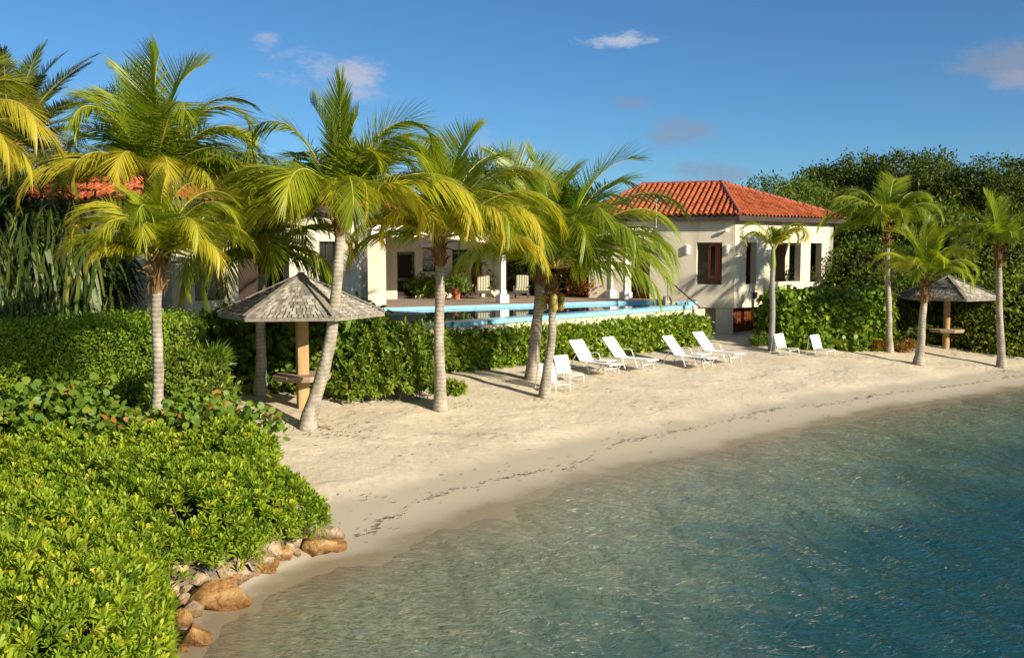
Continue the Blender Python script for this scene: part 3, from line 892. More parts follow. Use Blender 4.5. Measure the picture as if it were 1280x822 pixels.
# --- pavilion on the left
G1 = Vector((.94, -.342)); G2 = Vector((.643, .766))
lC = Vector((-10.7, 31.6)); lA = lC - G1 * 9.5; lB = lC + G2 * 8.2; lD = lB + Vector((-.766, .643)) * 4.5; lE = lA + Vector((2.2, 5.0))
lpav = thing('garden_pavilion', 'cream pavilion with tall dark openings behind the shingled shelter, roof hidden by palm fronds', 'house', (lC.x, lC.y, 1.3))
mb = MB()
wall_mb(mb, lA, lC, SLAB0, EAVE - .02, [(2.2, 3.4, 3.6, 5.5), (6.2, 7.4, 3.6, 5.5)], .34)
wall_mb(mb, lC, lB, SLAB0, EAVE - .02, [(.82, 1.9, 3.55, 5.5), (2.46, 4.56, FLOOR, 5.5), (5.9, 6.9, 3.55, 5.5), (1.25, 1.62, 2.86, 3.12)], .34)
wall_mb(mb, lB, lD, SLAB0, EAVE - .02, [], .34); wall_mb(mb, lD, lE, SLAB0, EAVE - .02, [], .34); wall_mb(mb, lE, lA, SLAB0, EAVE - .02, [], .34)
mb.build('wall', [M['stucco'], M['stucco_in']], lpav, world=True)
poly = [tuple(p) for p in (lA, lC, lB, lD, lE)]
mb = MB(); mb.prism([tuple(p) for p in off_poly(poly, -.3)], SLAB0 + .01, FLOOR - .02); mb.build('floor_slab', M['deck'], lpav, world=True)
mb = MB(); mb.prism([tuple(p) for p in off_poly(poly, -.36)], EAVE - .25, EAVE - .12); mb.build('ceiling', M['stucco_in'], lpav, world=True)
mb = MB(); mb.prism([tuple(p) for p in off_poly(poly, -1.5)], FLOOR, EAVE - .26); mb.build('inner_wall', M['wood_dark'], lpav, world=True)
mb = MB(); mb.prism([tuple(p) for p in off_poly(poly, -.9)], .6, SLAB0 - .003); mb.build('base_wall', M['shade_fill'], lpav, world=True)  # near-black block stands in for shade under the floor
fascia(lpav, poly, EAVE - .20, EAVE + .10)
ev = [v3(p, EAVE + .06) for p in off_poly(poly, .42)]
S1 = Vector((-11.6, 37.0, 8.75)); S2 = Vector((-14.0, 37.6, 8.70))
hip_roof(lpav, [(ev[0], ev[1], S1, S2), (ev[1], ev[2], S1), (ev[2], ev[3], S1), (ev[3], ev[4], S2), (ev[4], ev[0], S2)],
         [(ev[1], S1), (ev[2], S1), (S1, S2), (ev[0], S2)], None)
for u0, u1, z0 in ((.82, 1.9, 3.55), (5.9, 6.9, 3.55)):
    mb = MB(); nn = Vector((G2.y, -G2.x)); c = lC + G2 * ((u0 + u1) / 2) - nn * .24
    rot = Matrix((v3(G2, 0), v3(nn, 0), Vector((0, 0, 1)))).transposed(); w = u1 - u0
    mb.box(v3(c, (z0 + 5.5) / 2), (w - .1, .01, 5.5 - z0 - .1), 1, rot)
    for s in (-1, 0, 1): mb.box(v3(c + G2 * s * (w / 2 - .03), (z0 + 5.5) / 2), (.06, .05, 5.5 - z0), 0, rot)
    for z in (z0 + .03, 5.47): mb.box(v3(c, z), (w - .13, .045, .06), 0, rot)
    mb.build('window', [M['wood_dark'], M['glass_dark']], lpav, world=True)

# --- main house with its porch behind the pool
W = Vector((.874, .486)); WN = Vector((-.486, .874))
hA = Vector((-6.9, 46.2)); LH = 13.6
house = thing('main_house', 'low cream house with a white posted porch facing the pool between the two pavilions', 'house', (hA.x, hA.y, 2.4))
mb = MB()
wall_mb(mb, hA, hA + W * LH, 2.4, 6.3, [(1.75, 2.65, FLOOR, 5.1), (3.05, 3.75, 4.15, 5.3), (4.6, 6.2, FLOOR, 5.2), (7.6, 9.4, FLOOR, 5.2)], .3)
mb.build('wall', [M['stucco'], M['stucco_in']], house, world=True)
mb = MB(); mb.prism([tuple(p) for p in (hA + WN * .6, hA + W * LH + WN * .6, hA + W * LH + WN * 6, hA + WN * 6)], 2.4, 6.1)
mb.build('inner_wall', M['shade_fill'], house, world=True)  # near-black block stands in for the unlit rooms
for u0, u1 in ((1.75, 2.65), (4.6, 6.2), (7.6, 9.4)):
    mb = MB(); k = 2 if u1 - u0 > 1.2 else 1
    for j in range(k):
        w = (u1 - u0) / k
        panel_door(mb, hA + W * (u0 + (j + .5) * w) + WN * .16, W, w, FLOOR, 5.08, 0, 1)
    mb.build('door', [M['wood_dark'], M['shade_fill']], house, world=True)
mb = MB(); c = hA + W * 3.4 + WN * .14; rot = Matrix((v3(W, 0), v3(-WN, 0), Vector((0, 0, 1)))).transposed()
mb.box(v3(c, 4.725), (.64, .01, 1.1), 1, rot)
for s in (-1, 1): mb.box(v3(c + W * s * .32, 4.725), (.06, .06, 1.15), 0, rot)
for z in (4.17, 4.72, 5.28): mb.box(v3(c, z), (.58, .05, .05), 0, rot)
mb.build('window', [M['wood_dark'], M['glass_dark']], house, world=True)
for s in (0,):
    mb = MB()
    for z, w, o in ((5.39, 1.0, .06),): mb.box(v3(hA + W * 3.4 - WN * o, z), (w, .1, .12), 0, rot)
    mb.build('window_trim', M['white'], house, world=True)
# porch roof, beam and posts
f0 = Vector((-5.75, 41.05)); f1 = Vector((5.9, 46.95))
mb = MB(); mb.prism([tuple(p) for p in (f0 - WN * .25 - W * .4, f1 - WN * .25 + W * .6, f1 + WN * 3.2 + W * .6, f0 + WN * 5.2 - W * .4)], 6.02, 6.2)
mb.build('porch_roof', M['white'], house, world=True)
mb = MB(); mb.bar(v3(f0, 5.87), v3(f1 + W * .5, 5.87), .24, .28); mb.build('porch_beam', M['white'], house, world=True)
mb = MB()
for k in range(26):
    p = f0 + (f1 - f0) * (k / 25); mb.bar(v3(p - WN * .2, 5.995), v3(p + WN * 3.2, 5.995), .07, .045)
mb.build('rafters', M['white'], house, world=True)
def porch_post(p, w=.21):
    mb = MB(); rot = Matrix((v3(W, 0), v3(WN, 0), Vector((0, 0, 1)))).transposed()
    mb.box(v3(p, 4.45), (w, w, 2.55), 0, rot); mb.box(v3(p, 3.07), (.44, .44, .34), 0, rot)
    mb.box(v3(p, 3.265), (.32, .32, .05), 0, rot); mb.box(v3(p, 5.68), (.34, .34, .09), 0, rot)
    return mb.build('porch_post', M['white'], house, world=True, bevel=.012)
for p in (Vector((-.42, 43.75)), Vector((5.28, 46.6))): porch_post(p)
porch_post(Vector((4.75, 48.0)), .16)
mb = MB(); mb.box((-5.75, 41.6, 4.4), (.95, .8, 3.0), 0, Matrix.Rotation(.3, 3, 'Z')); mb.build('corner_pier', M['stucco'], house, world=True, bevel=.02)
# tiled roof of the main block
hp = [hA - W * .3 + WN * 1.6, hA + W * (LH - 3.5) + WN * 1.6, hA + W * (LH - 3.5) + WN * 8, hA + WN * 8]
ev = [v3(p, 6.28) for p in hp]
T1 = v3(hA + W * 3.0 + WN * 4.8, 7.9); T2 = v3(hA + W * (LH - 6.6) + WN * 4.8, 7.9)
hip_roof(house, [(ev[0], ev[1], T2, T1), (ev[1], ev[2], T2), (ev[2], ev[3], T1, T2), (ev[3], ev[0], T1)], [(ev[0], T1), (ev[1], T2), (T1, T2)], None)

# mast on the porch roof
p = at_y(820, 291, 46.3); q = at_y(820, 250, 46.3)
t = thing('roof_mast', 'thin grey mast with a short cross arm and sensor head on the porch roof', 'mast', (p.x, p.y, 6.2))
mb = MB(); mb.tube([(p.x, p.y, 6.2), (p.x, p.y, q.z + .05)], .03, 8); mb.build('pole', M['metal_grey'], t, world=True)
mb = MB(); mb.tube([(p.x - .08, p.y, q.z), (p.x + .42, p.y - .05, q.z + .03)], .022, 8); mb.box((p.x + .35, p.y - .04, q.z + .05), (.14, .1, .07))
mb.lathe([(.0, -.07), (.08, -.06), (.10, 0), (.08, .07), (0, .09)], 12, (p.x - .03, p.y, q.z)); mb.build('sensor_head', M['white_metal'], t, world=True)

# terrace, pool and retaining walls
e0 = Vector((-5.35, 39.9)); e1 = Vector((5.75, 45.75)); r0 = Vector((-3.3, 32.3)); r1 = Vector((7.95, 44.35))
pc = Vector((8.35, 45.25))
mb = MB()
mb.prism([tuple(p) for p in (e0 - W * 1.3, e1, pc + Vector((.2, 1.2)), hA + W * LH + WN * .1, hA + WN * .1, Vector((-7.4, 42.5)))], 1.0, FLOOR)
terrace = mb.build('terrace', M['deck']); tag(terrace, kind='structure')
pool = thing('infinity_pool', 'long infinity pool with pale blue tiled rim raised above the beach hedge', 'pool', (2, 40, 1.3))
WL = 2.775
pd = (r1 - r0).normalized(); pn = Vector((-pd.y, pd.x))
water_poly = [tuple(p) for p in (r0 + pn * .5, r1 + pn * .42 - pd * .3, pc - Vector((.05, .05)), e1 - Vector((0, .02)), e0 - Vector((0, .02)), r0 + pn * 3.0 - pd * 1.5)]
mb = MB(); mb.prism(water_poly, 2.2, WL); mb.build('water_surface', M['pool_water'], pool, world=True)
mb = MB()
# far side: tiled upstand under the deck edge
mb.bar(v3(e0 - W * .6 - WN * .03, 2.77), v3(e1 + W * .05 - WN * .03, 2.77), .055, .24)
mb.bar(v3(e1 - Vector((0, .03)), 2.77), v3(pc + Vector((0, .0)), 2.77), .055, .24)
mb.build('far_tile_band', M['mosaic'], pool, world=True)
mb = MB()   # overflow rim: sloping tiled ledge, water runs over it
mb.add([v3(r0 + pn * .55, WL + .006), v3(r1 + pn * .45, WL + .006), v3(r1, WL - .02), v3(r0, WL - .02)], [(3, 2, 1, 0)])
mb.add([v3(r0, WL - .02), v3(r1, WL - .02), v3(r1, WL - .20), v3(r0, WL - .20)], [(3, 2, 1, 0)])
mb.build('overflow_rim', M['mosaic'], pool, world=True)
mb = MB(); mb.bar(v3(r0 - pn * .24, 1.90), v3(r1 - pn * .24 + pd * .35, 1.90), .46, 1.42); mb.build('outer_wall', M['coping'], pool, world=True, bevel=.02)
mb = MB(); mb.bar(v3(r1 + pd * .16 - pn * .1, 2.3), v3(r1 + pd * .16 + pn * .35, 2.3), .3, .86); mb.build('end_pier', M['coping'], pool, world=True, bevel=.015)
mb = MB(); mb.bar(v3(r1 + pn * .42 + pd * .12, 2.64), v3(pc + Vector((-.06, -.1)), 2.64), .1, .46); mb.build('end_tile_wall', M['mosaic'], pool, world=True)
mb = MB()
q0 = at(474, 393, 3.02); q1 = at(531, 393, 3.02)
mb.prism([(q0.x, q0.y), (q1.x, q1.y), (q1.x - .3, q1.y + 1.3), (q0.x - .3, q0.y + 2.3)], 1.2, 3.02)
mb.build('retaining_wall', M['stone_grey'], pool, world=True, bevel=.02)
# stair rail between pool and pavilion
p0 = at_y(828, 343, 45.2); p1 = at_y(886, 394, 44.3)
t = thing('stair_handrail', 'thin dark sloping handrail beside the pavilion wall at the end of the pool', 'handrail', (p1.x, p1.y, 1.2))
mb = MB(); mb.tube([p0, p1, p1 + Vector((.12, -.02, -.12))], .028, 8); mb.build('rail', M['wood_dark'], t, world=True)
for k in (.12, .55, .97):
    q = p0.lerp(p1, k); mb = MB(); mb.tube([(q.x, q.y, q.z - .95), q], .02, 6); mb.build('post', M['metal_grey'], t, world=True)
mb = MB()
for k in range(7):
    a = p0.lerp(p1, k / 7); 
    mb.box((a.x + .3, a.y + .42, (a.z - 1.0 + .6) / 2), (.30, .8, max(.2, a.z - 1.0 - .6)))
steps = mb.build('garden_steps', M['coping']); tag(steps, 'cream stone steps dropping from the terrace beside the pavilion wall', 'steps')

# ------------------------------------------------------------------ thatch-style wood huts
def hut(name, label, base, R, post_h, rise, yaw, post_r, square, group):
    t = thing(name, label, 'beach shelter', base, yaw, group)
    V, Q, RR = [], [], []
    ap = Vector((0, 0, post_h + rise))
    rows = 14
    for s in range(6):
        a0, a1 = s * PI / 3, (s + 1) * PI / 3
        c0 = Vector((R * math.cos(a0), R * math.sin(a0), post_h)); c1 = Vector((R * math.cos(a1), R * math.sin(a1), post_h))
        nrm = (c1 - c0).cross(ap - c0).normalized()
        for r in range(rows):
            f0, f1 = r / rows, min(1, (r + 1.08) / rows)
            A0, A1 = c0.lerp(ap, f0), c1.lerp(ap, f0); B0, B1 = c0.lerp(ap, f1), c1.lerp(ap, f1)
            w = (A1 - A0).length; k = max(1, int(w / .125)); x = 0.0
            cuts = sorted([0, 1] + [min(.97, max(.03, (i + random.uniform(-.25, .25)) / k)) for i in range(1, k)])
            for i in range(len(cuts) - 1):
                u0, u1 = cuts[i] + .008, cuts[i + 1] - .004
                rnd = random.random(); b = len(V); lift = .03 + random.uniform(0, .014); d0 = random.uniform(-.02, .015)
                dn = (c0.lerp(c1, .5) - ap).normalized() * d0
                pts = [A0.lerp(A1, u0) + nrm * lift * .7 + dn, A0.lerp(A1, u1) + nrm * lift + dn, B0.lerp(B1, u1) + nrm * .006, B0.lerp(B1, u0) + nrm * .006]
                V += [p[:] for p in pts]; V += [(pts[0] - nrm * .03)[:], (pts[1] - nrm * .03)[:]]
                RR += [rnd] * 6; Q += [(b, b + 1, b + 2, b + 3), (b + 4, b + 5, b + 1, b)]
    rf = np_mesh('roof', V, Q, M['shingle'], t, attrs={'rnd': RR})
    mb = MB()
    for s in range(6):
        a0 = s * PI / 3; c0 = Vector((R * math.cos(a0), R * math.sin(a0), post_h))
        for k in range(8):
            mb.bar(c0.lerp(ap, k / 8) + Vector((0, 0, .045)), c0.lerp(ap, (k + 1.1) / 8) + Vector((0, 0, .055)), .15, .03)
    mb.build('hip_cap', M['shingle_cap'], rf)
    mb = MB()
    for s in range(6):
        a0, a1 = s * PI / 3, (s + 1) * PI / 3; q = R * .985
        mb.bar((q * math.cos(a0), q * math.sin(a0), post_h - .05), (q * math.cos(a1), q * math.sin(a1), post_h - .04), .05, .09)
        mb.bar((0, 0, post_h + rise - .16), (q * math.cos(a0), q * math.sin(a0), post_h - .03), .06, .1)
    mb.build('roof_frame', M['shingle_cap'], t)
    mb = MB()
    for s in range(6):
        a0, a1 = s * PI / 3, (s + 1) * PI / 3
        mb.add([(R * .97 * math.cos(a0), R * .97 * math.sin(a0), post_h - .005), (R * .97 * math.cos(a1), R * .97 * math.sin(a1), post_h - .005), (0, 0, post_h + rise - .03)], [(2, 1, 0)])
    mb.build('roof_lining', M['plank'], t)
    mb = MB()
    if square: mb.box((0, 0, (post_h + rise - .3) / 2 - .2), (post_r * 2, post_r * 2, post_h + rise - .1), 0, Matrix.Rotation(.35, 3, 'Z'))
    else: mb.tube([(0, 0, -.4), (0, 0, post_h * .5), (0, 0, post_h + rise - .15)], [post_r * 1.02, post_r, post_r * .97], 14)
    mb.build('post', M['post'], t, smooth=not square, bevel=.015 if square else 0)
    mb = MB(); rr = .78
    oct_ = [(rr * math.cos(PI / 8 + k * PI / 4), rr * math.sin(PI / 8 + k * PI / 4)) for k in range(8)]
    mb.prism(oct_, .82, .90)
    mb.prism([(x * .97, y * .97) for x, y in oct_], .76, .82)
    tt = mb.build('table_top', M['plank'], t, bevel=.008)
    return t


hb = at_ground(379, 510)
print('HUT near', hb)
hs = hb.y / FPX
zE = at_y(373, 391, hb.y).z - hb.z; zA = at_y(375, 344, hb.y).z - hb.z
print('eave', zE, 'apex', zA, 'R', 104 * hs)
hut('shelter_hut', 'grey shingled beach shelter with round plank table, half behind the leaning palm', hb, 104 * hs, zE, zA - zE, math.radians(3), .145, True, 'shingled beach shelters')
hb = at_ground(1182, 436)
hs = hb.y / FPX
zE = at_y(1182, 371, hb.y).z - hb.z; zA = at_y(1182, 345, hb.y).z - hb.z
print('HUT far', hb, 'eave', zE, 'apex', zA, 'R', 63 * hs)
hut('shelter_hut', 'small far shingled beach shelter on a round post between the last palms and the woods', hb, 63 * hs, zE, zA - zE, math.radians(26), .15, False, 'shingled beach shelters')

# ------------------------------------------------------------------ leaf geometry
def norm(a): return a / np.maximum(np.linalg.norm(a, axis=1, keepdims=True), 1e-9)


def blades(P, D, U, L, W, prof, curl=0.0, sag=0.0, fold=0.0):
    """N leaf blades: base P, direction D, upper side U, length L, width W; prof = [(t, width share)]"""
    P, D, U = np.asarray(P, float), norm(np.asarray(D, float)), np.asarray(U, float)
    N = len(P)
    L = np.broadcast_to(np.asarray(L, float), (N,)); W = np.broadcast_to(np.asarray(W, float), (N,))
    curl = np.broadcast_to(np.asarray(curl, float), (N,)); sag = np.broadcast_to(np.asarray(sag, float), (N,))
    S = norm(np.cross(D, U)); Nn = np.cross(S, D)
    k = len(prof); V = np.zeros((N, 2 * k, 3))
    for i, (t, w) in enumerate(prof):
        c = P + D * (L * t)[:, None] + Nn * (-(curl * L) * t * t)[:, None]
        c[:, 2] -= sag * L * t ** 1.8
        V[:, 2 * i] = c - S * (W * w / 2)[:, None]
        V[:, 2 * i + 1] = c + S * (W * w / 2)[:, None]
    b = (np.arange(N) * 2 * k)[:, None, None]
    q = np.array([[2 * i, 2 * i + 1, 2 * i + 3, 2 * i + 2] for i in range(k - 1)])[None]
    return V.reshape(-1, 3), (b + q).reshape(-1, 4)


PROF_OVATE = [(0, .18), (.4, .9), (.75, .8), (1, .12)]
PROF_SPOON = [(0, .22), (.45, .72), (.8, 1.0), (1, .45)]
PROF_ROUND = [(0, .35), (.22, .88), (.55, 1.0), (.85, .7), (1, .2)]
PROF_LANCE = [(0, .35), (.35, 1.0), (1, .08)]
PROF_SMALL = [(0, .3), (.5, 1.0), (1, .15)]


class Leaves:
    def __init__(s): s.V = []; s.Q = []; s.R = []; s.M = []; s.n = 0

    def add(s, VQ, rnd, per, mi=0):
        V, Q = VQ
        s.V.append(V); s.Q.append(Q + s.n); s.n += len(V)
        s.R.append(np.repeat(np.asarray(rnd, float), per)); s.M.append(np.full(len(Q), mi, np.int32))

    def raw(s, V, Q, mi=0, rnd=0.0):
        V = np.asarray(V, float).reshape(-1, 3); Q = np.asarray(Q, np.int64).reshape(-1, 4)
        s.V.append(V); s.Q.append(Q + s.n); s.n += len(V); s.R.append(np.full(len(V), rnd)); s.M.append(np.full(len(Q), mi, np.int32))

    def build(s, name, mats, parent=None, world=True):
        return np_mesh(name, np.concatenate(s.V), np.concatenate(s.Q), mats, parent, np.concatenate(s.M), {'rnd': np.concatenate(s.R)}, world)


def rand_dirs(n, up=0.0):
    d = RNG.normal(size=(n, 3)); d[:, 2] += up
    return norm(d)


# ------------------------------------------------------------------ palms
def frond_mesh(LV, origin, az, elev, L, droop, age, rng, leaf=1.02, width=.040, n=86, hang=.45, sweep=0.0, stiff=0.0, petiole=.13, power=2.5, roll=None):
    """one feather palm leaf: arching stalk with two combs of leaflets"""
    droop = droop * (1.2 if stiff == 0 else 1)
    K = 20; ts = np.linspace(0, 1, K)
    e = elev - droop * ts ** power; a = az + sweep * ts ** 1.5
    T = np.stack([np.cos(e) * np.cos(a), np.cos(e) * np.sin(a), np.sin(e)], 1)
    C = np.concatenate([[np.zeros(3)], np.cumsum((T[:-1] + T[1:]) / 2 * (L / (K - 1)), axis=0)]) + np.asarray(origin)
    B = np.stack([np.sin(a), -np.cos(a), np.zeros(K)], 1)
    Nn = np.cross(B, T)
    young = max(0.0, (elev - math.radians(66)) / math.radians(20)) * (1 - stiff)
    rl = (rng.normal(0, .38) if roll is None else roll) * ts + rng.normal(0, .22) * ts ** 2 * (1 - stiff)
    B, Nn = B * np.cos(rl)[:, None] + Nn * np.sin(rl)[:, None], Nn * np.cos(rl)[:, None] - B * np.sin(rl)[:, None]
    # stalk: a three-sided taper
    rad = np.interp(ts, [0, .08, .5, 1], [.06, .042, .024, .006]) * (L / 3.0) ** .5
    ring = np.stack([C + B * rad[:, None], C + Nn * rad[:, None] * .8, C - B * rad[:, None], C - Nn * rad[:, None] * .6], 1)
    Q = [(i * 4 + k, i * 4 + (k + 1) % 4, (i + 1) * 4 + (k + 1) % 4, (i + 1) * 4 + k) for i in range(K - 1) for k in range(4)]
    LV.raw(ring.reshape(-1, 3), Q, 1)
    for s in (-1, 1):
        t = np.clip(np.linspace(petiole, .995, n) + rng.uniform(-.4, .4, n) / n, petiole, 1)
        def ip(A): return np.stack([np.interp(t, ts, A[:, j]) for j in range(3)], 1)
        c, tt, bb, nn = ip(C), norm(ip(T)), norm(ip(B)), norm(ip(Nn))
        ang = np.interp(t, [0, .3, .75, 1], [math.radians(72), math.radians(60), math.radians(44), math.radians(14)]) + rng.normal(0, .035, n)
        ang = ang * (1 - .34 * young) + .05 * np.sin(t * rng.uniform(14, 26) + rng.uniform(0, 6)); lift = np.interp(t, [0, 1], [.35, .12]) * (1 - hang) + .75 * young + rng.normal(0, .07, n)
        D = tt * np.cos(ang)[:, None] + bb * s * np.sin(ang)[:, None] + nn * lift[:, None]
        hg = np.clip(hang * .62 * rng.uniform(.6, 1.25, n), 0, .9)
        D = norm(norm(D) * (1 - hg)[:, None] + np.array([0, 0, -1.0]) * hg[:, None] * .9)
        ln = leaf * L / 3.0 * np.interp(t, [0, .12, .35, .7, 1], [.46, .82, 1.0, .92, .52]) * rng.uniform(.80, 1.08, n)
        wd = width * np.interp(t, [0, .2, 1], [.7, 1, .55]) * rng.uniform(.85, 1.15, n) * (L / 3.0) ** .5
        U = nn + bb * s * .35
        sag = (1 - stiff) * (.05 + .17 * hang) * rng.uniform(.6, 1.4, n)
        rr = np.clip(min(age, .78) + .07 + rng.normal(0, .07, n) + .16 * (t - .5), 0.02, 1)
        LV.add(blades(c, D, U, ln, wd, [(0, .55), (.25, 1.0), (.65, .78), (1, .08)], .04, sag), rr, 8)


def palm(label, base, top, r0, r1, fronds, bend=.12, nuts=0, group='coconut palms along the beach', boots=True, name='coconut_palm', trunk='trunk',
         seed=0, leafmat='palm_leaf', trunk_sections=16, fill=0, spear=.93, **kw):
    rng = np.random.default_rng(100 + seed)
    Lm = float(np.median([f['L'] for f in fronds]))
    fronds = fronds + [dict(az=i * 2.39996 + seed, elev=math.radians(28 + 42 * ((i * 5) % 8) / 8), L=Lm * (.85 + .2 * rng.random()), droop=math.radians(80 + 40 * rng.random()), age=.28 + .3 * rng.random(), hang=.35, sweep=rng.normal(0, .3)) for i in range(fill)]
    base, top = Vector(base), Vector(top)
    t = thing(name, label, 'palm tree', base, 0, group)
    mb = MB(); pts = []; rs = []
    side = (top - base); hor = Vector((side.x, side.y, 0))
    H = side.z
    for i in range(trunk_sections + 1):
        f = i / trunk_sections
        p = base.lerp(top, f) + hor * (bend * math.sin(f * PI)) * (1 if hor.length > .02 else 0)
        p = p + Vector((.02 * math.sin(f * 9 + seed), .02 * math.cos(f * 7 + seed), 0)) * min(1, f * 4)
        if i == 0: p = p - Vector((0, 0, .25))
        pts.append(p)
        r = r1 + (r0 - r1) * (1 - f) ** 1.3 + r0 * .55 * math.exp(-f * H / .28)
        rs.append(r * (1 + .05 * math.sin(i * 2.4 + seed)))
    mb.tube(pts, rs, 14)
    mb.build('trunk', M[trunk], t, world=True, smooth=True)
    axis = (pts[-1] - pts[-2]).normalized()
    crown0 = top
    if boots:      # fibrous husk and old leaf bases under the crown
        mb = MB()
        mb.tube([crown0 - axis * .55, crown0 - axis * .2, crown0 + axis * .25, crown0 + axis * .55], [r1 * 1.04, r1 * 1.3, r1 * 1.35, r1 * .6], 12)
        for k in range(16):
            a = k * 2.4; h = -.45 + .05 * k; d = Vector((math.cos(a), math.sin(a), 0)); q = crown0 + axis * h + d * r1 * 1.0
            mb.tube([q, q + d * .10 + Vector((0, 0, .16)), q + d * (.20 + .1 * (k % 3)) + Vector((0, 0, .20 - .1 * (k % 2)))], [.045, .032, .01], 5)
        for k in range(9):
            a = k * 1.7; d = Vector((math.cos(a), math.sin(a), 0)); q = crown0 - axis * (.1 + .02 * k) + d * r1 * 1.3
            mb.tube([q, q + d * .07 + Vector((0, 0, -.18)), q + d * .05 + Vector((0, 0, -.26 - .012 * k))], [.010, .01, .004], 4)
        mb.build('husk', M['husk'], t, world=True)
    for f in fronds:
        LV = Leaves(); g = dict(kw); g.update(f); g['L'] *= g.pop('grow', 1.0) * (spear if g['elev'] > R_(79) else 1)
        o = np.array(crown0 + axis * g.pop('rise', .22)) + np.array([math.cos(g['az']), math.sin(g['az']), 0]) * r1 * .6
        frond_mesh(LV, o, rng=rng, **g)
        LV.build('frond', [M[leafmat], M['rachis']], t)
    for k in range(nuts):
        a = k * 2.1 + .5; q = crown0 + Vector((math.cos(a) * (.26 + .06 * (k % 3)), math.sin(a) * (.26 + .06 * (k % 3)), -.15 - .13 * (k // 3)))
        mb = MB(); mb.lathe([(0, -.14), (.06, -.125), (.105, -.05), (.11, .02), (.08, .10), (.03, .14), (0, .145)], 12, q)
        mb.build('coconut', M['coconut'], t, world=True, smooth=True)
    return t


R_ = math.radians


def crown(n, L, seed, age=(.25, .75), emax=82, emin=-12, droop=(55, 125), jitter=.25, hang=(.1, .6), az0=0.0):
    """golden-angle whorl of fronds, young upright ones in the middle, old ones hanging outside"""
    rng = np.random.default_rng(seed); out = []
    for i in range(n):
        f = (i + .3) / n
        out.append(dict(az=az0 + i * 2.39996 + rng.normal(0, jitter), elev=R_(emax + (emin - emax) * f ** .9 + rng.normal(0, 5)),
                        L=L * (.62 + .42 * min(1, f * 2.2)) * rng.uniform(.9, 1.08), droop=R_(droop[0] + (droop[1] - droop[0]) * rng.uniform(.1, 1) * (.55 + .45 * (1 - abs(2 * f - 1)))),
                        age=age[0] + (age[1] - age[0]) * f + rng.normal(0, .05), hang=hang[0] + (hang[1] - hang[0]) * f, sweep=rng.normal(0, .25)))
    return out


def fr(az, elev, L, droop, age, hang=.4, sweep=0.0, **k):
    """az in degrees: 0 = to the right along the beach, 180 = left, 270 = towards the sea, 90 = towards the house"""
    return dict(az=R_(az), elev=R_(elev), L=L, droop=R_(droop), age=age, hang=hang, sweep=R_(sweep), **k)


def palm_px(label, bx, by, tx, ty, rpx, fronds, lean=0.0, **k):
    b = at_ground(bx, by); s = b.y / FPX
    tp = at_y(tx, ty, b.y + lean)
    return palm(label, b, tp, rpx * s, rpx * s * .72, fronds, **k)


# young yellow palm left of the first shelter
b4 = at_y(196, 560, 21.5); b4.z = gz(b4.x, b4.y)
palm('young yellow green palm with slim straight trunk rising behind the foreground shrubs', b4, at_y(197, 335, 21.5), .125, .105,
     [fr(172, 62, 2.5, 118, .72, .35, 10), fr(205, 52, 2.2, 120, .78, .35), fr(150, 75, 2.1, 95, .60, .3), fr(238, 58, 1.9, 135, .66, .45), fr(275, 60, 1.7, 140, .60, .5),
      fr(85, 86, 2.0, 30, .5, .1), fr(60, 80, 2.2, 60, .62, .2), fr(20, 72, 2.3, 90, .62, .3), fr(350, 62, 2.4, 110, .55, .4), fr(320, 55, 2.1, 132, .66, .45),
      fr(5, 40, 2.3, 95, .62, .45), fr(338, 30, 1.9, 105, .82, .5), fr(185, 30, 2.2, 78, .85, .35), fr(225, 25, 1.7, 90, .8, .5), fr(120, 70, 2.0, 80, .5, .3), fr(40, 45, 2.1, 90, .5, .35)],
     seed=4, fill=6, bend=.02)
# tall palm behind it
palm('tall palm with a broad green crown standing just behind the young yellow palm', (-9.75, 26.8, 1.4), at_y(190, 232, 26.8), .20, .16,
     [fr(95, 86, 3.9, 35, .25, .1), fr(120, 78, 3.8, 62, .3, .15, 20), fr(160, 68, 3.5, 70, .4, .2), fr(170, 64, 3.6, 165, .42, .3, power=3.6), fr(150, 74, 3.5, 140, .4, .2, power=3.6), fr(165, 52, 3.2, 110, .3, .3),
      fr(60, 78, 3.8, 50, .28, .15), fr(25, 66, 3.6, 75, .3, .2), fr(8, 62, 3.8, 140, .40, .3, power=3.0), fr(352, 48, 3.6, 115, .3, .4), fr(340, 30, 3.2, 85, .25, .45),
      fr(188, 22, 3.9, 62, .78, .4), fr(205, 18, 3.4, 75, .8, .45), fr(348, 10, 3.7, 70, .55, .45), fr(12, 6, 3.5, 66, .6, .45), fr(176, 20, 3.9, 58, .5, .4), fr(5, 22, 3.9, 60, .45, .4), fr(338, 16, 3.8, 64, .5, .45), fr(30, 18, 3.6, 80, .4, .4), fr(235, 30, 2.8, 120, .9, .5), fr(265, 35, 2.4, 130, .95, .5), fr(300, 28, 2.6, 120, .8, .5),
      fr(170, 15, 3.0, 60, .45, .45), fr(10, 20, 3.4, 80, .4, .45), fr(80, 60, 3.6, 80, .2, .2), fr(130, 50, 3.4, 90, .2, .3), fr(45, 40, 3.2, 90, .2, .3), fr(325, 15, 2.8, 80, .85, .5)],
     seed=3, fill=6, bend=.03)
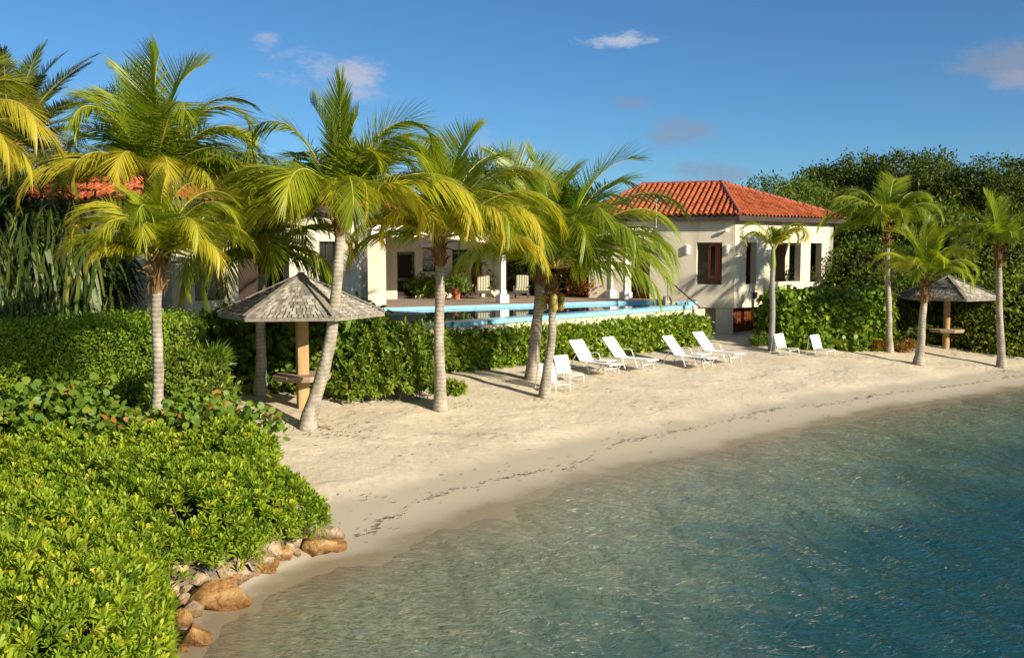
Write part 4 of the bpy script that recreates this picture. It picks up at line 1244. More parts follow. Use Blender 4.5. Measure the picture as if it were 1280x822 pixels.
# leaning palm in front of the shelter
palm_px('leaning palm with a long curved grey trunk in front of the first shingled shelter', 382, 537, 425, 268, 9.0,
        [fr(170, 66, 3.9, 160, .40, .28, 4, power=3.4), fr(95, 88, 3.4, 22, .3, .1), fr(150, 84, 3.0, 35, .35, .15), fr(60, 84, 2.6, 30, .45, .1), fr(20, 64, 3.5, 108, .38, .25),
         fr(4, 68, 3.8, 150, .42, .25, power=3.2), fr(14, 58, 3.4, 130, .4, .3, power=2.8), fr(345, 55, 3.2, 120, .4, .4), fr(178, 34, 3.4, 100, .62, .45), fr(190, 18, 3.3, 92, .66, .5), fr(182, 12, 3.9, 78, .6, .5), fr(198, 2, 3.5, 66, .6, .5), fr(168, 24, 3.6, 86, .5, .45), fr(205, 36, 2.9, 128, .55, .5),
         fr(8, 30, 3.6, 80, .55, .45), fr(352, 24, 3.9, 82, .72, .5), fr(330, 26, 3.0, 110, .8, .55), fr(300, 38, 2.4, 138, .85, .5), fr(275, 40, 2.3, 140, .75, .5),
         fr(245, 30, 2.4, 130, .62, .5), fr(315, 72, 2.4, 128, .5, .35), fr(130, 55, 3.2, 95, .25, .3), fr(50, 50, 3.3, 95, .25, .3), fr(160, 42, 3.2, 105, .25, .35), fr(30, 35, 3.4, 90, .3, .4)],
        lean=1.0, seed=5, fill=6, bend=.28)
# palm standing between shelter and pool
palm_px('broad yellowing palm on a straight trunk before the left end of the pool', 550, 513, 549, 308, 7.6,
        [fr(355, 42, 3.9, 98, .70, .5), fr(5, 58, 3.9, 92, .62, .4), fr(15, 30, 3.8, 75, .6, .45), fr(338, 34, 3.6, 108, .85, .55), fr(320, 40, 3.0, 125, .9, .55),
         fr(300, 52, 2.6, 140, .75, .5), fr(270, 50, 2.4, 145, .72, .5), fr(60, 76, 3.7, 50, .38, .15), fr(95, 86, 3.6, 30, .3, .1), fr(40, 68, 3.7, 75, .4, .2),
         fr(22, 62, 3.6, 92, .45, .3), fr(120, 78, 3.4, 65, .3, .2), fr(165, 52, 3.3, 98, .5, .35), fr(182, 40, 3.1, 110, .66, .45), fr(200, 28, 2.9, 110, .75, .5),
         fr(225, 40, 2.6, 135, .7, .5), fr(150, 30, 3.2, 90, .4, .4), fr(80, 50, 3.4, 85, .25, .3), fr(350, 12, 3.2, 72, .88, .55), fr(172, 12, 2.8, 80, .6, .5)],
        seed=7, spear=.72, fill=6, bend=.0)
# shaded palm behind the shelter
palm_px('short shaded palm behind the first shelter, its crown under the leaning palm', 325, 494, 328, 318, 7.0,
        crown(18, 2.8, 21, (.1, .5), 80, -20, (60, 120)), seed=6, fill=7, bend=.02)
# the pair by the pool hedge
palm_px('thicker trunked of the two close palms by the loungers', 665, 474, 676, 338, 8.2,
        [fr(168, 48, 2.9, 92, .62, .4), fr(150, 66, 2.9, 72, .5, .25), fr(185, 34, 2.7, 95, .7, .45), fr(100, 84, 3.0, 30, .3, .1), fr(130, 74, 3.1, 55, .4, .2), fr(60, 70, 2.8, 60, .25, .2),
         fr(205, 52, 2.3, 125, .6, .5), fr(245, 48, 2.0, 130, .4, .5), fr(20, 56, 2.8, 80, .2, .3), fr(160, 15, 2.4, 75, .5, .5), fr(340, 40, 2.4, 100, .2, .4)],
        seed=8, fill=6, bend=.03, rise=.55, grow=1.38, spear=.58)
palm_px('slimmer of the two close palms by the loungers, hung with green coconuts', 680, 497, 692, 366, 6.4,
        [fr(20, 72, 3.3, 62, .18, .15), fr(35, 64, 3.2, 70, .22, .2), fr(75, 84, 3.0, 30, .15, .1), fr(5, 54, 3.4, 80, .2, .3), fr(352, 36, 2.9, 88, .36, .45), fr(345, 22, 2.8, 84, .34, .5), fr(5, 30, 2.9, 85, .3, .4),
         fr(320, 48, 2.7, 120, .22, .45), fr(290, 58, 2.3, 140, .35, .45), fr(255, 50, 2.2, 135, .3, .5), fr(110, 78, 3.0, 55, .15, .15), fr(140, 66, 2.9, 75, .3, .25),
         fr(170, 50, 2.6, 100, .4, .4), fr(205, 40, 2.3, 115, .3, .5), fr(15, 38, 3.1, 90, .15, .4), fr(60, 54, 3.0, 80, .12, .3), fr(335, 10, 2.6, 70, .25, .55), fr(222, 62, 2.5, 110, .3, .35)],
        seed=9, fill=6, bend=.18, nuts=9, rise=.75, grow=1.36, spear=.6)
# palms on the far right
palm_px('tall slender palm with a wide drooping crown against the dark woods', 1112, 440, 1109, 292, 4.2,
        [fr(172, 48, 3.1, 112, .42, .35), fr(185, 22, 3.2, 72, .4, .4), fr(160, 62, 2.6, 88, .3, .2), fr(60, 70, 3.0, 80, .4, .2), fr(20, 60, 2.7, 110, .35, .35), fr(95, 82, 2.6, 40, .3, .1),
         fr(345, 40, 2.6, 105, .3, .4), fr(200, 45, 2.5, 120, .35, .45), fr(230, 45, 2.2, 130, .35, .5), fr(310, 40, 2.2, 120, .3, .5), fr(270, 40, 2.0, 135, .4, .5), fr(130, 55, 2.8, 85, .2, .25), fr(178, 8, 2.4, 60, .35, .5), fr(5, 20, 2.4, 80, .3, .45)],
        seed=11, spear=.6, fill=7, bend=.05, rise=.5)
palm_px('middle palm of the far right three with a bright upswept crown', 1148, 456, 1156, 362, 5.4,
        [fr(150, 78, 2.5, 70, .45, .2), fr(170, 52, 2.4, 90, .6, .35), fr(195, 40, 2.2, 105, .62, .45), fr(70, 84, 2.7, 45, .4, .1), fr(35, 74, 2.7, 70, .5, .2), fr(10, 58, 2.5, 95, .42, .35),
         fr(345, 45, 2.3, 110, .4, .45), fr(110, 76, 2.6, 60, .3, .15), fr(320, 50, 2.0, 125, .45, .45), fr(230, 55, 2.0, 120, .55, .4), fr(275, 65, 2.0, 120, .5, .4), fr(128, 60, 2.4, 75, .3, .25)],
        seed=12, fill=6, bend=.1, rise=.45)
palm_px('rightmost palm of the beach, standing on a small root mound by the water', 1252, 459, 1248, 318, 4.9,
        [fr(120, 84, 2.5, 32, .42, .1), fr(165, 50, 2.2, 105, .35, .4), fr(185, 30, 2.2, 100, .3, .45), fr(70, 76, 2.4, 60, .4, .2), fr(30, 60, 2.4, 80, .5, .3), fr(8, 40, 2.5, 80, .55, .4),
         fr(350, 22, 2.3, 80, .45, .45), fr(325, 38, 2.0, 115, .4, .5), fr(220, 42, 2.0, 120, .3, .5), fr(145, 68, 2.3, 75, .3, .25), fr(265, 45, 1.8, 130, .4, .5), fr(50, 45, 2.2, 85, .3, .3)],
        seed=13, spear=.9, fill=7, bend=.06, rise=.4)
# palms at the left edge
palm('yellow palm at the left edge whose fronds reach in from outside', (-12.6, 21.5, 1.2), (-12.3, 21.5, 7.2), .17, .13,
     [fr(10, 62, 3.1, 140, .72, .35), fr(350, 40, 3.0, 105, .85, .45), fr(20, 30, 2.8, 90, .75, .45), fr(335, 20, 2.7, 90, .9, .5), fr(60, 70, 3.0, 80, .5, .2), fr(0, 10, 2.4, 80, .95, .5),
      fr(180, 50, 3.0, 100, .6, .4), fr(140, 70, 3.0, 70, .4, .2), fr(220, 40, 2.8, 110, .7, .4), fr(270, 50, 2.5, 120, .7, .5), fr(300, 45, 2.5, 120, .7, .5), fr(100, 50, 3.0, 80, .4, .3)], seed=2, bend=.05)
palm('dark date palm with stiff feathery fronds behind the screw pines', (-16.8, 33.5, 1.6), (-16.6, 33.5, 8.4), .32, .30,
     [dict(az=i * 2.39996, elev=R_(84 - 104 * ((i + .2) / 64) ** .85), L=3.7 + .3 * math.sin(i), droop=R_(30 + 30 * ((i * 7) % 5) / 5), age=.3 + .4 * ((i * 3) % 7) / 7, hang=.08) for i in range(64)],
     seed=1, bend=.02, leafmat='date_leaf', leaf=.56, width=.042, n=90, roll=0.0, stiff=.8, group='date palms', name='date_palm', power=1.4)
# small bottle palm by the pavilion
M['smooth_trunk'] = mat('smooth grey trunk', (.30, .29, .27), (.21, .20, .18), 4, .8, .2, .3, 20, (1, 1, 2.5))
M['crownshaft'] = mat('green crownshaft', (.22, .24, .05), (.15, .19, .04), 4, .45, .4, 0, 40, (1, 1, .2))
b = at_ground(965, 438); tp = at_y(966, 334, b.y)
t = palm('small palm with smooth grey trunk and arching plume fronds in front of the pavilion windows', b, tp, .125, .10,
         [fr(160, 70, 2.1, 165, .60, .35), fr(12, 68, 2.2, 165, .66, .35), fr(335, 62, 2.0, 160, .70, .4), fr(188, 56, 1.7, 140, .6, .35), fr(25, 60, 1.9, 150, .6, .35), fr(40, 74, 1.5, 140, .6, .3), fr(95, 84, 1.2, 100, .5, .2), fr(300, 60, 1.2, 140, .66, .4)],
         seed=10, boots=False, group='small plume palms', name='plume_palm', trunk='smooth_trunk', leaf=.95, n=56, width=.06, rise=.78)
mb = MB(); mb.tube([tp - Vector((0, 0, .05)), tp + Vector((0, 0, .15)), tp + Vector((0, 0, .85))], [.115, .13, .06], 12)
mb.build('crownshaft', M['crownshaft'], t, world=True, smooth=True)

# ------------------------------------------------------------------ shrubs, hedges, trees
def lobe_points(n, lobes, shell=(.72, 1.04), low=-.35):
    """points and outward directions in the outer shell of a union of ellipsoid lobes [(centre, (rx, ry, rz))]"""
    w = np.array([l[1][0] * l[1][1] + l[1][0] * l[1][2] for l in lobes]); w = w / w.sum()
    P, Nn = [], []
    got = 0
    while got < n:
        k = RNG.choice(len(lobes), n, p=w)
        c = np.array([lobes[i][0] for i in range(len(lobes))])[k]; r = np.array([lobes[i][1] for i in range(len(lobes))])[k]
        d = rand_dirs(n); d = d[d[:, 2] > low] if False else d
        s = shell[0] + (shell[1] - shell[0]) * RNG.random(n) ** .55
        p = c + d * r * s[:, None]
        keep = d[:, 2] > low
        for (lc, lr) in lobes:
            q = ((p - np.array(lc)) / np.array(lr)); keep &= ~((q * q).sum(1) < (shell[0] * .92) ** 2)
        P.append(p[keep]); Nn.append(norm(d / r)[keep]); got += keep.sum()
    return np.concatenate(P)[:n], np.concatenate(Nn)[:n]


def foliage(LV, P, Nn, per, size, ratio, prof, spread=.12, up=.35, outward=.8, droop=.1, mi=0, tone=0.5, tvar=.28, rosette=False):
    """leaf clumps: `per` leaves about every point"""
    n = len(P)
    base_t = np.clip(tone + RNG.normal(0, tvar * .6, n), 0, 1)
    ax = norm(Nn * outward + RNG.normal(size=(n, 3)) * .35 + np.array([0, 0, up]))
    C = np.repeat(P, per, 0); A = np.repeat(ax, per, 0); N = n * per
    if rosette:
        ref = norm(np.cross(ax, RNG.normal(size=(n, 3)))); ref2 = np.cross(ax, ref)
        k = np.tile(np.arange(per), n); ph = k * 2.39996 + np.repeat(RNG.random(n) * 6.28, per)
        ring = np.repeat(ref, per, 0) * np.cos(ph)[:, None] + np.repeat(ref2, per, 0) * np.sin(ph)[:, None]
        tilt = np.interp(k, [0, per - 1], [.2, 1.12]) + RNG.normal(0, .12, N)
        D = norm(A * np.cos(tilt)[:, None] + ring * np.sin(tilt)[:, None]); U = norm(A * np.sin(tilt)[:, None] - ring * np.cos(tilt)[:, None])
        Q = C + D * size * .12 - A * (k / per * size * .5)[:, None]
    else:
        D = norm(A * .6 + RNG.normal(size=(N, 3)) * .6); U = norm(A + RNG.normal(size=(N, 3)) * .45)
        Q = C + RNG.normal(size=(N, 3)) * spread
    L = size * RNG.uniform(.68, 1.2, N) * np.repeat(RNG.uniform(.72, 1.18, n), per)
    rnd = np.clip(np.repeat(base_t, per) + RNG.normal(0, tvar * .45, N), 0, 1)
    LV.add(blades(Q, D, U, L, L * ratio * RNG.uniform(.85, 1.15, N), prof, RNG.uniform(0, .25, N), droop), rnd, 2 * len(prof), mi)


def lobe_core(lobes, shrink, mi_mb):
    for (c, r) in lobes:
        V = []; n, m = 12, 7
        for j in range(m + 1):
            th = PI * j / m
            for i in range(n):
                ph = 2 * PI * i / n
                k = shrink * (1 + .12 * math.sin(3 * ph + c[0] * 2) * math.sin(2 * th + c[1]))
                V.append((c[0] + r[0] * k * math.sin(th) * math.cos(ph), c[1] + r[1] * k * math.sin(th) * math.sin(ph), c[2] + r[2] * k * math.cos(th)))
        mi_mb.add(V, [(j * n + i, j * n + (i + 1) % n, (j + 1) * n + (i + 1) % n, (j + 1) * n + i) for j in range(m) for i in range(n)])


def bush(name, label, cat, base, lobes, n, per, size, ratio, prof, leaf, group=None, stems=10, tone=.5, core=.78, shell=(.72, 1.04), **kw):
    """lobes are given in world metres"""
    t = thing(name, label, cat, base, 0, group)
    LV = Leaves(); P, Nn = lobe_points(n, lobes, shell); foliage(LV, P, Nn, per, size, ratio, prof, tone=tone, **kw)
    LV.build('foliage', M[leaf], t)
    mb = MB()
    if core: lobe_core(lobes, core, mb)  # dark lobes painted as shade behind the leaves
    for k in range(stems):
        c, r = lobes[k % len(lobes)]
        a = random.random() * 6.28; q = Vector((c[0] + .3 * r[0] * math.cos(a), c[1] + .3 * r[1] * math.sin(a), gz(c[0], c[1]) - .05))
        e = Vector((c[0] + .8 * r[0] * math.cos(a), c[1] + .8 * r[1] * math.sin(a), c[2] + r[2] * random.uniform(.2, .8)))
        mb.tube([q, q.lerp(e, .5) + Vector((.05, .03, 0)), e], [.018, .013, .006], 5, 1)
    mb.build('branch_core', [M['core'], M['twig']], t, world=True)
    return t


def hedge(name, label, pts, thick, z_top, n, per, size, ratio, prof, leaf, tone=.5, round_=.15, bulge=.08, seed=0, **kw):
    """clipped hedge: front line pts (world xy), body extends `thick` behind; z_top a list per point"""
    pts = [Vector(p[:2]) for p in pts]
    t = thing(name, label, 'hedge', (pts[0].x, pts[0].y, gz(*pts[0])))
    seg = [(pts[i + 1] - pts[i]).length for i in range(len(pts) - 1)]; cum = np.concatenate([[0], np.cumsum(seg)]); LT = cum[-1]
    px = np.array([p.x for p in pts]); py = np.array([p.y for p in pts]); zt = np.array(z_top, float)
    def frame(u):
        x, y, z = np.interp(u, cum, px), np.interp(u, cum, py), np.interp(u, cum, zt)
        i = np.clip(np.searchsorted(cum, u, 'right') - 1, 0, len(seg) - 1)
        dx = np.diff(px)[i] / np.array(seg)[i]; dy = np.diff(py)[i] / np.array(seg)[i]
        return x, y, z, dx, dy
    zb = min(gz(p.x, p.y) for p in pts); H = float(zt.mean() - zb)
    nf, ntp, nb, ne = (np.array([LT * H, LT * thick, LT * H * .25, thick * H * 1.2]) / (LT * H * 1.25 + LT * thick + thick * H * 1.2) * n).astype(int)
    P, Nn = [], []
    def put(u, v, w, nn):      # u along, v 0 front..1 back, w 0..1 height
        x, y, z, dx, dy = frame(u); zg = ground_z(x, y)
        bx, by = -dy, dx
        d = RNG.random(len(u)) ** 2 * -.22 + .05
        bl = bulge * snoise(u * 1.0, w * 2.2 + v * 2, seed, 2.2, seed % 5)
        off = d + bl
        hx, hz = nn
        xx = x + bx * v * thick; yy = y + by * v * thick; zz = zg + (z - zg) * w
        nx_ = np.where(hx == 'f', -bx, np.where(hx == 'b', bx, 0)); ny_ = np.where(hx == 'f', -by, np.where(hx == 'b', by, 0))
        if hx == 'e': nx_ = np.where(u < LT / 2, -dx, dx); ny_ = np.where(u < LT / 2, -dy, dy)
        N3 = np.stack([nx_, ny_, np.full(len(u), hz)], 1).astype(float)
        q = np.stack([xx, yy, zz], 1) + N3 * off[:, None]
        P.append(q); Nn.append(norm(N3 + RNG.normal(size=N3.shape) * .25))
    put(RNG.uniform(0, LT, nf), np.zeros(nf), RNG.random(nf) ** .9, ('f', 0.0))
    put(RNG.uniform(0, LT, ntp), RNG.random(ntp), np.ones(ntp), ('t', 1.0))
    put(RNG.uniform(0, LT, nb), np.ones(nb), .5 + .5 * RNG.random(nb), ('b', 0.0))
    put(np.where(RNG.random(ne) < .5, 0, LT).astype(float), RNG.random(ne), RNG.random(ne), ('e', 0.0))
    LV = Leaves(); foliage(LV, np.concatenate(P), np.concatenate(Nn), per, size, ratio, prof, tone=tone, **kw)
    LV.build('foliage', M[leaf], t)
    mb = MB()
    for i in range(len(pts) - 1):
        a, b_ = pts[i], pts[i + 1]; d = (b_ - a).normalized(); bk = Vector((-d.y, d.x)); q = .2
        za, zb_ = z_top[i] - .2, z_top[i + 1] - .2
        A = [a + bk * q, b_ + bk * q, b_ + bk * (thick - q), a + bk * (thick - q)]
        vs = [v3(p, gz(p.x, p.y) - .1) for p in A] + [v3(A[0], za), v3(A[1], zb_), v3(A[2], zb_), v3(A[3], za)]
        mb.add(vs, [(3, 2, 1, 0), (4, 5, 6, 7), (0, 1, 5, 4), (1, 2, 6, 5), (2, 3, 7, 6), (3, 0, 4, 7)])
    mb.build('branch_core', M['core'], t, world=True)  # solid near-black body, painted shade inside the hedge
    return t


# --- clipped hedge below the pool
ha, hb_ = at_ground(556, 466), at_ground(884, 431)
hm = at_ground(740, 447)
def ztop(p, px, py): return at_y(px, py, p.y + .5).z
hedge('clipped_hedge', 'long clipped bright green hedge below the pool wall behind the loungers', [ha, hm, hb_], 1.15,
      [ztop(ha, 556, 421), ztop(hm, 740, 411), ztop(hb_, 884, 399)], 5200, 4, .17, .55, PROF_SPOON, 'hedge_leaf', tone=.52, spread=.10, seed=1, bulge=.06)
# --- hedge right of the pavilion
ha, hb_, hc = at_ground(978, 435), at_ground(1040, 437), at_ground(1112, 436)
hedge('tall_hedge', 'tall dark sea grape hedge under the pavilion windows behind the two low chairs', [ha, hb_, hc], 2.0,
      [ztop(ha, 978, 374), ztop(hb_, 1040, 373), ztop(hc, 1110, 369)], 3600, 4, .2, .85, PROF_ROUND, 'hedge_leaf', tone=.42, spread=.14, seed=2, bulge=.12)
# --- hedge on the left
ha, hb_, hc = at_y(-60, 515, 25.6), at_y(100, 508, 25.2), at_y(205, 500, 24.8)
hedge('clipped_hedge', 'high clipped hedge on the left below the screw pines, its flat top catching the sun', [ha, hb_, hc], 2.0,
      [at_y(-60, 404, 26.2).z, at_y(100, 402, 26).z, at_y(205, 400, 25.6).z], 8200, 5, .085, .5, PROF_SMALL, 'hedge_sun', tone=.55, outward=1.3, spread=.11, seed=3, bulge=.09)


def blob(px, py, Y, r, zr=1.0, yr=1.0):
    """ellipsoid lobe whose centre shows at a photo pixel at distance Y"""
    c = at_y(px, py, Y)
    return (tuple(c), (r, r * yr, r * zr))


# --- shrubs behind and beside the first shelter
bush('sea_grape_shrub', 'large shaded sea grape shrub filling the space behind the first shelter', 'shrub', at_ground(330, 492),
     [blob(290, 440, 29.5, 1.1, 1.0), blob(345, 435, 29.5, 1.2, 1.0), blob(395, 436, 29.3, 1.2, 1.05), blob(440, 438, 29.2, 1.1, 1.05), blob(300, 470, 28.6, .8), blob(430, 470, 28.6, .8), blob(375, 475, 28.8, .8)],
     2600, 4, .19, .95, PROF_ROUND, 'grape', shell=(.6, 1.12), tone=.55, spread=.16)
bush('oleander_shrub', 'yellow green narrow leaved shrub at the sunny corner beside the first shelter', 'shrub', at_ground(500, 490),
     [blob(418, 462, 28.6, .7, 1.2), blob(470, 444, 28.4, .75, 1.2), blob(505, 450, 28.6, .8, 1.1), blob(534, 440, 29, .65, 1.2), blob(490, 476, 28, .6), blob(440, 482, 27.6, .55), blob(525, 476, 28.5, .55), blob(465, 482, 27.8, .5)],
     1350, 9, .20, .30, PROF_OVATE, 'yellow_leaf', tone=.52, rosette=True, shell=(.45, 1.2), core=.5, stems=26)
bush('low_shrub', 'small low shrub at the foot of the straight palm with a few red flowers', 'shrub', at_ground(562, 486),
     [blob(556, 485, 27.6, .30, .9), blob(570, 487, 27.5, .27, .8), blob(547, 489, 27.4, .2, .8)], 180, 6, .11, .35, PROF_OVATE, 'hedge_leaf', tone=.55, rosette=True, stems=0)
bush('leafy_plant', 'spiky rosette plant between the left palm and the shelter shrubs', 'plant', at_y(262, 500, 24),
     [blob(262, 452, 24, .35, 1.1), blob(240, 470, 24, .35, 1)], 60, 14, .34, .13, PROF_LANCE, 'yellow_leaf', tone=.35, rosette=True, stems=4, core=0)
bush('yellow_shrub', 'yellow green shrub right behind the slim left palm trunk', 'shrub', at_y(235, 520, 23.2),
     [blob(225, 478, 23.4, .7, 1.0), blob(262, 490, 23.2, .55, .9), blob(215, 505, 22.8, .6, .8)], 560, 9, .18, .30, PROF_OVATE, 'yellow_leaf', tone=.55, rosette=True, shell=(.5, 1.15))
# --- sea grapes in front of the left hedge
bush('sea_grape_shrub', 'sea grape shrub with round leaves and a few orange ones before the left hedge', 'shrub', at_y(90, 560, 20.2),
     [blob(15, 532, 20.6, .55, .8), blob(70, 520, 21, .62, .95), blob(118, 530, 20.8, .58, .85), blob(160, 540, 20.4, .4, .7), blob(45, 548, 20, .45, .7), blob(130, 552, 20, .4, .7)],
     1300, 2, .155, .98, PROF_ROUND, 'grape', tone=.62, spread=.14)
bush('sea_grape_shrub', 'small sea grape sprawling over the sand between beach shrubs and leaning palm', 'shrub', at_ground(330, 532),
     [blob(318, 530, 20.6, .28, .8), blob(342, 536, 20.2, .22, .7), blob(300, 525, 20.9, .25, .8)], 110, 2, .15, .98, PROF_ROUND, 'grape', tone=.62, spread=.12, core=0, stems=0)
bush('sea_grape_shrub', 'sea grape patch right of the slim left palm trunk with yellowing leaves', 'shrub', at_y(245, 530, 21),
     [blob(230, 528, 20.6, .38, .8), blob(264, 528, 20.8, .38, .8), blob(247, 512, 21.4, .4, .8)], 420, 2, .145, .95, PROF_ROUND, 'grape', tone=.66, spread=.13)

# --- the big beach shrub in the foreground: rosettes over a rolling canopy
def canopy(x, y):
    d = edge_d(x, y, EA)
    g = ground_z(x, y)
    h = .70 * np.clip(d / .8, 0, 1) ** .5
    h = h + np.clip(d / 1.2, 0, 1) * (.17 * snoise(x, y, 0, .9, 0) + .27 * snoise(x, y, 0, 2.1, 1) + .13 * snoise(x, y, 0, 4.6, 4))
    return np.maximum(g, .52) + h
t = thing('beach_shrub', 'broad bright green beach shrub with spoon shaped leaves spilling over the boulders in front', 'shrub', (-6.5, 13, gz(-6.5, 13)))
LV = Leaves(); LB = MB()
n_try = 21000
x = RNG.uniform(-12.4, -2.4, n_try); y = RNG.uniform(7.5, 20, n_try)
keep = in_poly(x, y, EA) & (np.abs(x) / y < .85)
x, y = x[keep], y[keep]
gaps = snoise(x, y, 3, 1.5, 2) + .5 * snoise(x, y, 1, 3.7, 3)
keep = (gaps > -.46) | (RNG.random(len(x)) < .10); x, y = x[keep], y[keep]
z = canopy(x, y); e_ = .12
nx_ = -(canopy(x + e_, y) - canopy(x - e_, y)) / (2 * e_); ny_ = -(canopy(x, y + e_) - canopy(x, y - e_)) / (2 * e_)
Nn = norm(np.stack([np.clip(nx_, -2, 2), np.clip(ny_, -2, 2), np.ones(len(x))], 1))
z = z - RNG.random(len(x)) ** 1.6 * .34 + .05
P = np.stack([x, y, z], 1)
tone = np.clip(.53 + .20 * snoise(x, y, 0, .6, 3) + .12 * snoise(x, y, 0, 2.6, 0), .1, .85)
half = len(P) // 2
foliage(LV, P[:half], Nn[:half], 16, .138, .25, PROF_SPOON, up=.75, outward=.6, tone=tone[:half], tvar=.28, rosette=True, droop=.06)
foliage(LV, P[half:], Nn[half:], 13, .125, .25, PROF_SPOON, up=.55, outward=.8, tone=tone[half:], tvar=.32, rosette=True, droop=.12)
LV.build('foliage', M['scaevola'], t)
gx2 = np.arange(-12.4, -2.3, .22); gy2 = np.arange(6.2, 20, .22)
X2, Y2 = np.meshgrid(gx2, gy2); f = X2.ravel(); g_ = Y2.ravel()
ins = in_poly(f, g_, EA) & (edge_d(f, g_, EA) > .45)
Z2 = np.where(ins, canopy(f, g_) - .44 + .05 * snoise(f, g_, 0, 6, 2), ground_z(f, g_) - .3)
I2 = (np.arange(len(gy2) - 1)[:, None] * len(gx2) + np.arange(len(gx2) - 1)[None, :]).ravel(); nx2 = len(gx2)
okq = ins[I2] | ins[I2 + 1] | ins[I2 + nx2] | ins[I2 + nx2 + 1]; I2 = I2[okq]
np_mesh('shade_core', np.stack([f, g_, Z2], 1), np.stack([I2, I2 + 1, I2 + nx2 + 1, I2 + nx2], 1), M['core'], t, world=True, smooth=True)  # near-black sheet painted as shade below the canopy
for k in range(700):
    i = RNG.integers(len(P)); q = Vector(P[i])
    if edge_d(np.array([q.x]), np.array([q.y]), EA)[0] < .8: continue
    a = random.random() * 6.28
    LB.tube([(q.x - .22 * math.cos(a), q.y - .22 * math.sin(a), q.z - .42), (q.x - .08 * math.cos(a), q.y - .1 * math.sin(a), q.z - .18), q[:]], [.013, .010, .007], 5)
LB.build('branch_core', M['twig'], t, world=True)

# --- lower beach shrubs between the big one and the left hedge
for px, py, Y, r, nm in [(60, 566, 19.6, .5, 'low bright beach shrub at the left edge before the sea grapes'), (180, 562, 19.4, .45, 'low bright beach shrub at the foot of the slim young palm'), (285, 556, 19.3, .45, 'low bright beach shrub beside the sprawling small sea grape')]:
    c = at_y(px, py, Y)
    bush('low_beach_shrub', nm, 'shrub', (c.x, c.y, gz(c.x, c.y)), [(tuple(c), (r * 1.4, r, r)), ((c.x + r * 1.2, c.y - .2, c.z - .1), (r, r, r * .8)), ((c.x - r * 1.3, c.y - .1, c.z - .12), (r, r, r * .8))],
         330, 13, .14, .31, PROF_SPOON, 'scaevola', 'low beach shrubs', tone=.55, rosette=True)

# --- screw pine thicket on the left
t = thing('screw_pine', 'tall dense screw pine thicket with hanging strap leaves at the left edge', 'plant', (-13.4, 28.5, 1.4))
LV = Leaves(); mb = MB()
for k in range(74):
    x = -15.9 + 5.0 * random.random(); y = 26.9 + 2.4 * random.random()
    zt = random.uniform(3.0, 5.6) + .9 * (x < -12.6) + (.5 if random.random() < .3 else 0)
    if x > -11.9: zt = min(zt, 4.8)
    mb.tube([(x, y, 1.0), (x + random.uniform(-.2, .2), y + random.uniform(-.2, .1), zt * .6), (x + random.uniform(-.4, .4), y - random.random() * .4, zt)], [.07, .055, .05], 6)
    n_ = 42; q = np.array([[x, y - .2, zt]] * n_) + RNG.normal(size=(n_, 3)) * [.12, .12, .25]
    ph = RNG.random(n_) * 6.28; el = RNG.uniform(.1, 1.35, n_)
    D = np.stack([np.cos(ph) * np.cos(el), np.sin(ph) * np.cos(el), np.sin(el)], 1)
    LV.add(blades(q, D, np.array([[0, 0, 1.0]] * n_) + RNG.normal(size=(n_, 3)) * .3, RNG.uniform(.9, 1.5, n_), .075, [(0, .9), (.3, 1), (.6, .85), (.85, .5), (1, .1)], .1, RNG.uniform(.35, 1.25, n_)),
           np.clip(RNG.normal(.42, .22, n_), 0, 1), 10)
    n_ = 14; q = np.array([[x, y - .1, zt - .5]] * n_) + RNG.normal(size=(n_, 3)) * [.14, .1, .5]
    ph = RNG.random(n_) * 6.28
    D = np.stack([np.cos(ph) * .35, np.sin(ph) * .35 - .2, np.full(n_, -.9)], 1)
    LV.add(blades(q, D, np.stack([np.cos(ph), np.sin(ph), np.full(n_, .3)], 1), RNG.uniform(1.0, 1.7, n_), .07, [(0, .9), (.3, 1), (.6, .85), (.85, .5), (1, .1)], .05, .1),
           np.clip(RNG.normal(.55, .25, n_), 0, 1), 10)
n_ = 1500; q = np.stack([RNG.uniform(-16.2, -11.0, n_), RNG.uniform(26.2, 26.9, n_), RNG.uniform(2.6, 5.4, n_)], 1)
ph = RNG.random(n_) * 6.28
D = np.stack([np.cos(ph) * .3, np.sin(ph) * .25 - .15, np.where(RNG.random(n_) < .35, .9, -.9)], 1)
LV.add(blades(q, D, np.stack([np.cos(ph) * .6, np.full(n_, -1.0), np.full(n_, .3)], 1), RNG.uniform(.9, 1.6, n_), .08, [(0, .9), (.3, 1), (.6, .85), (.85, .5), (1, .1)], .05, RNG.uniform(0, .3, n_)),
       np.clip(RNG.normal(.58, .25, n_), 0, 1), 10)
LV.build('foliage', M['strap'], t)
mb.build('stem', M['bark'], t, world=True)


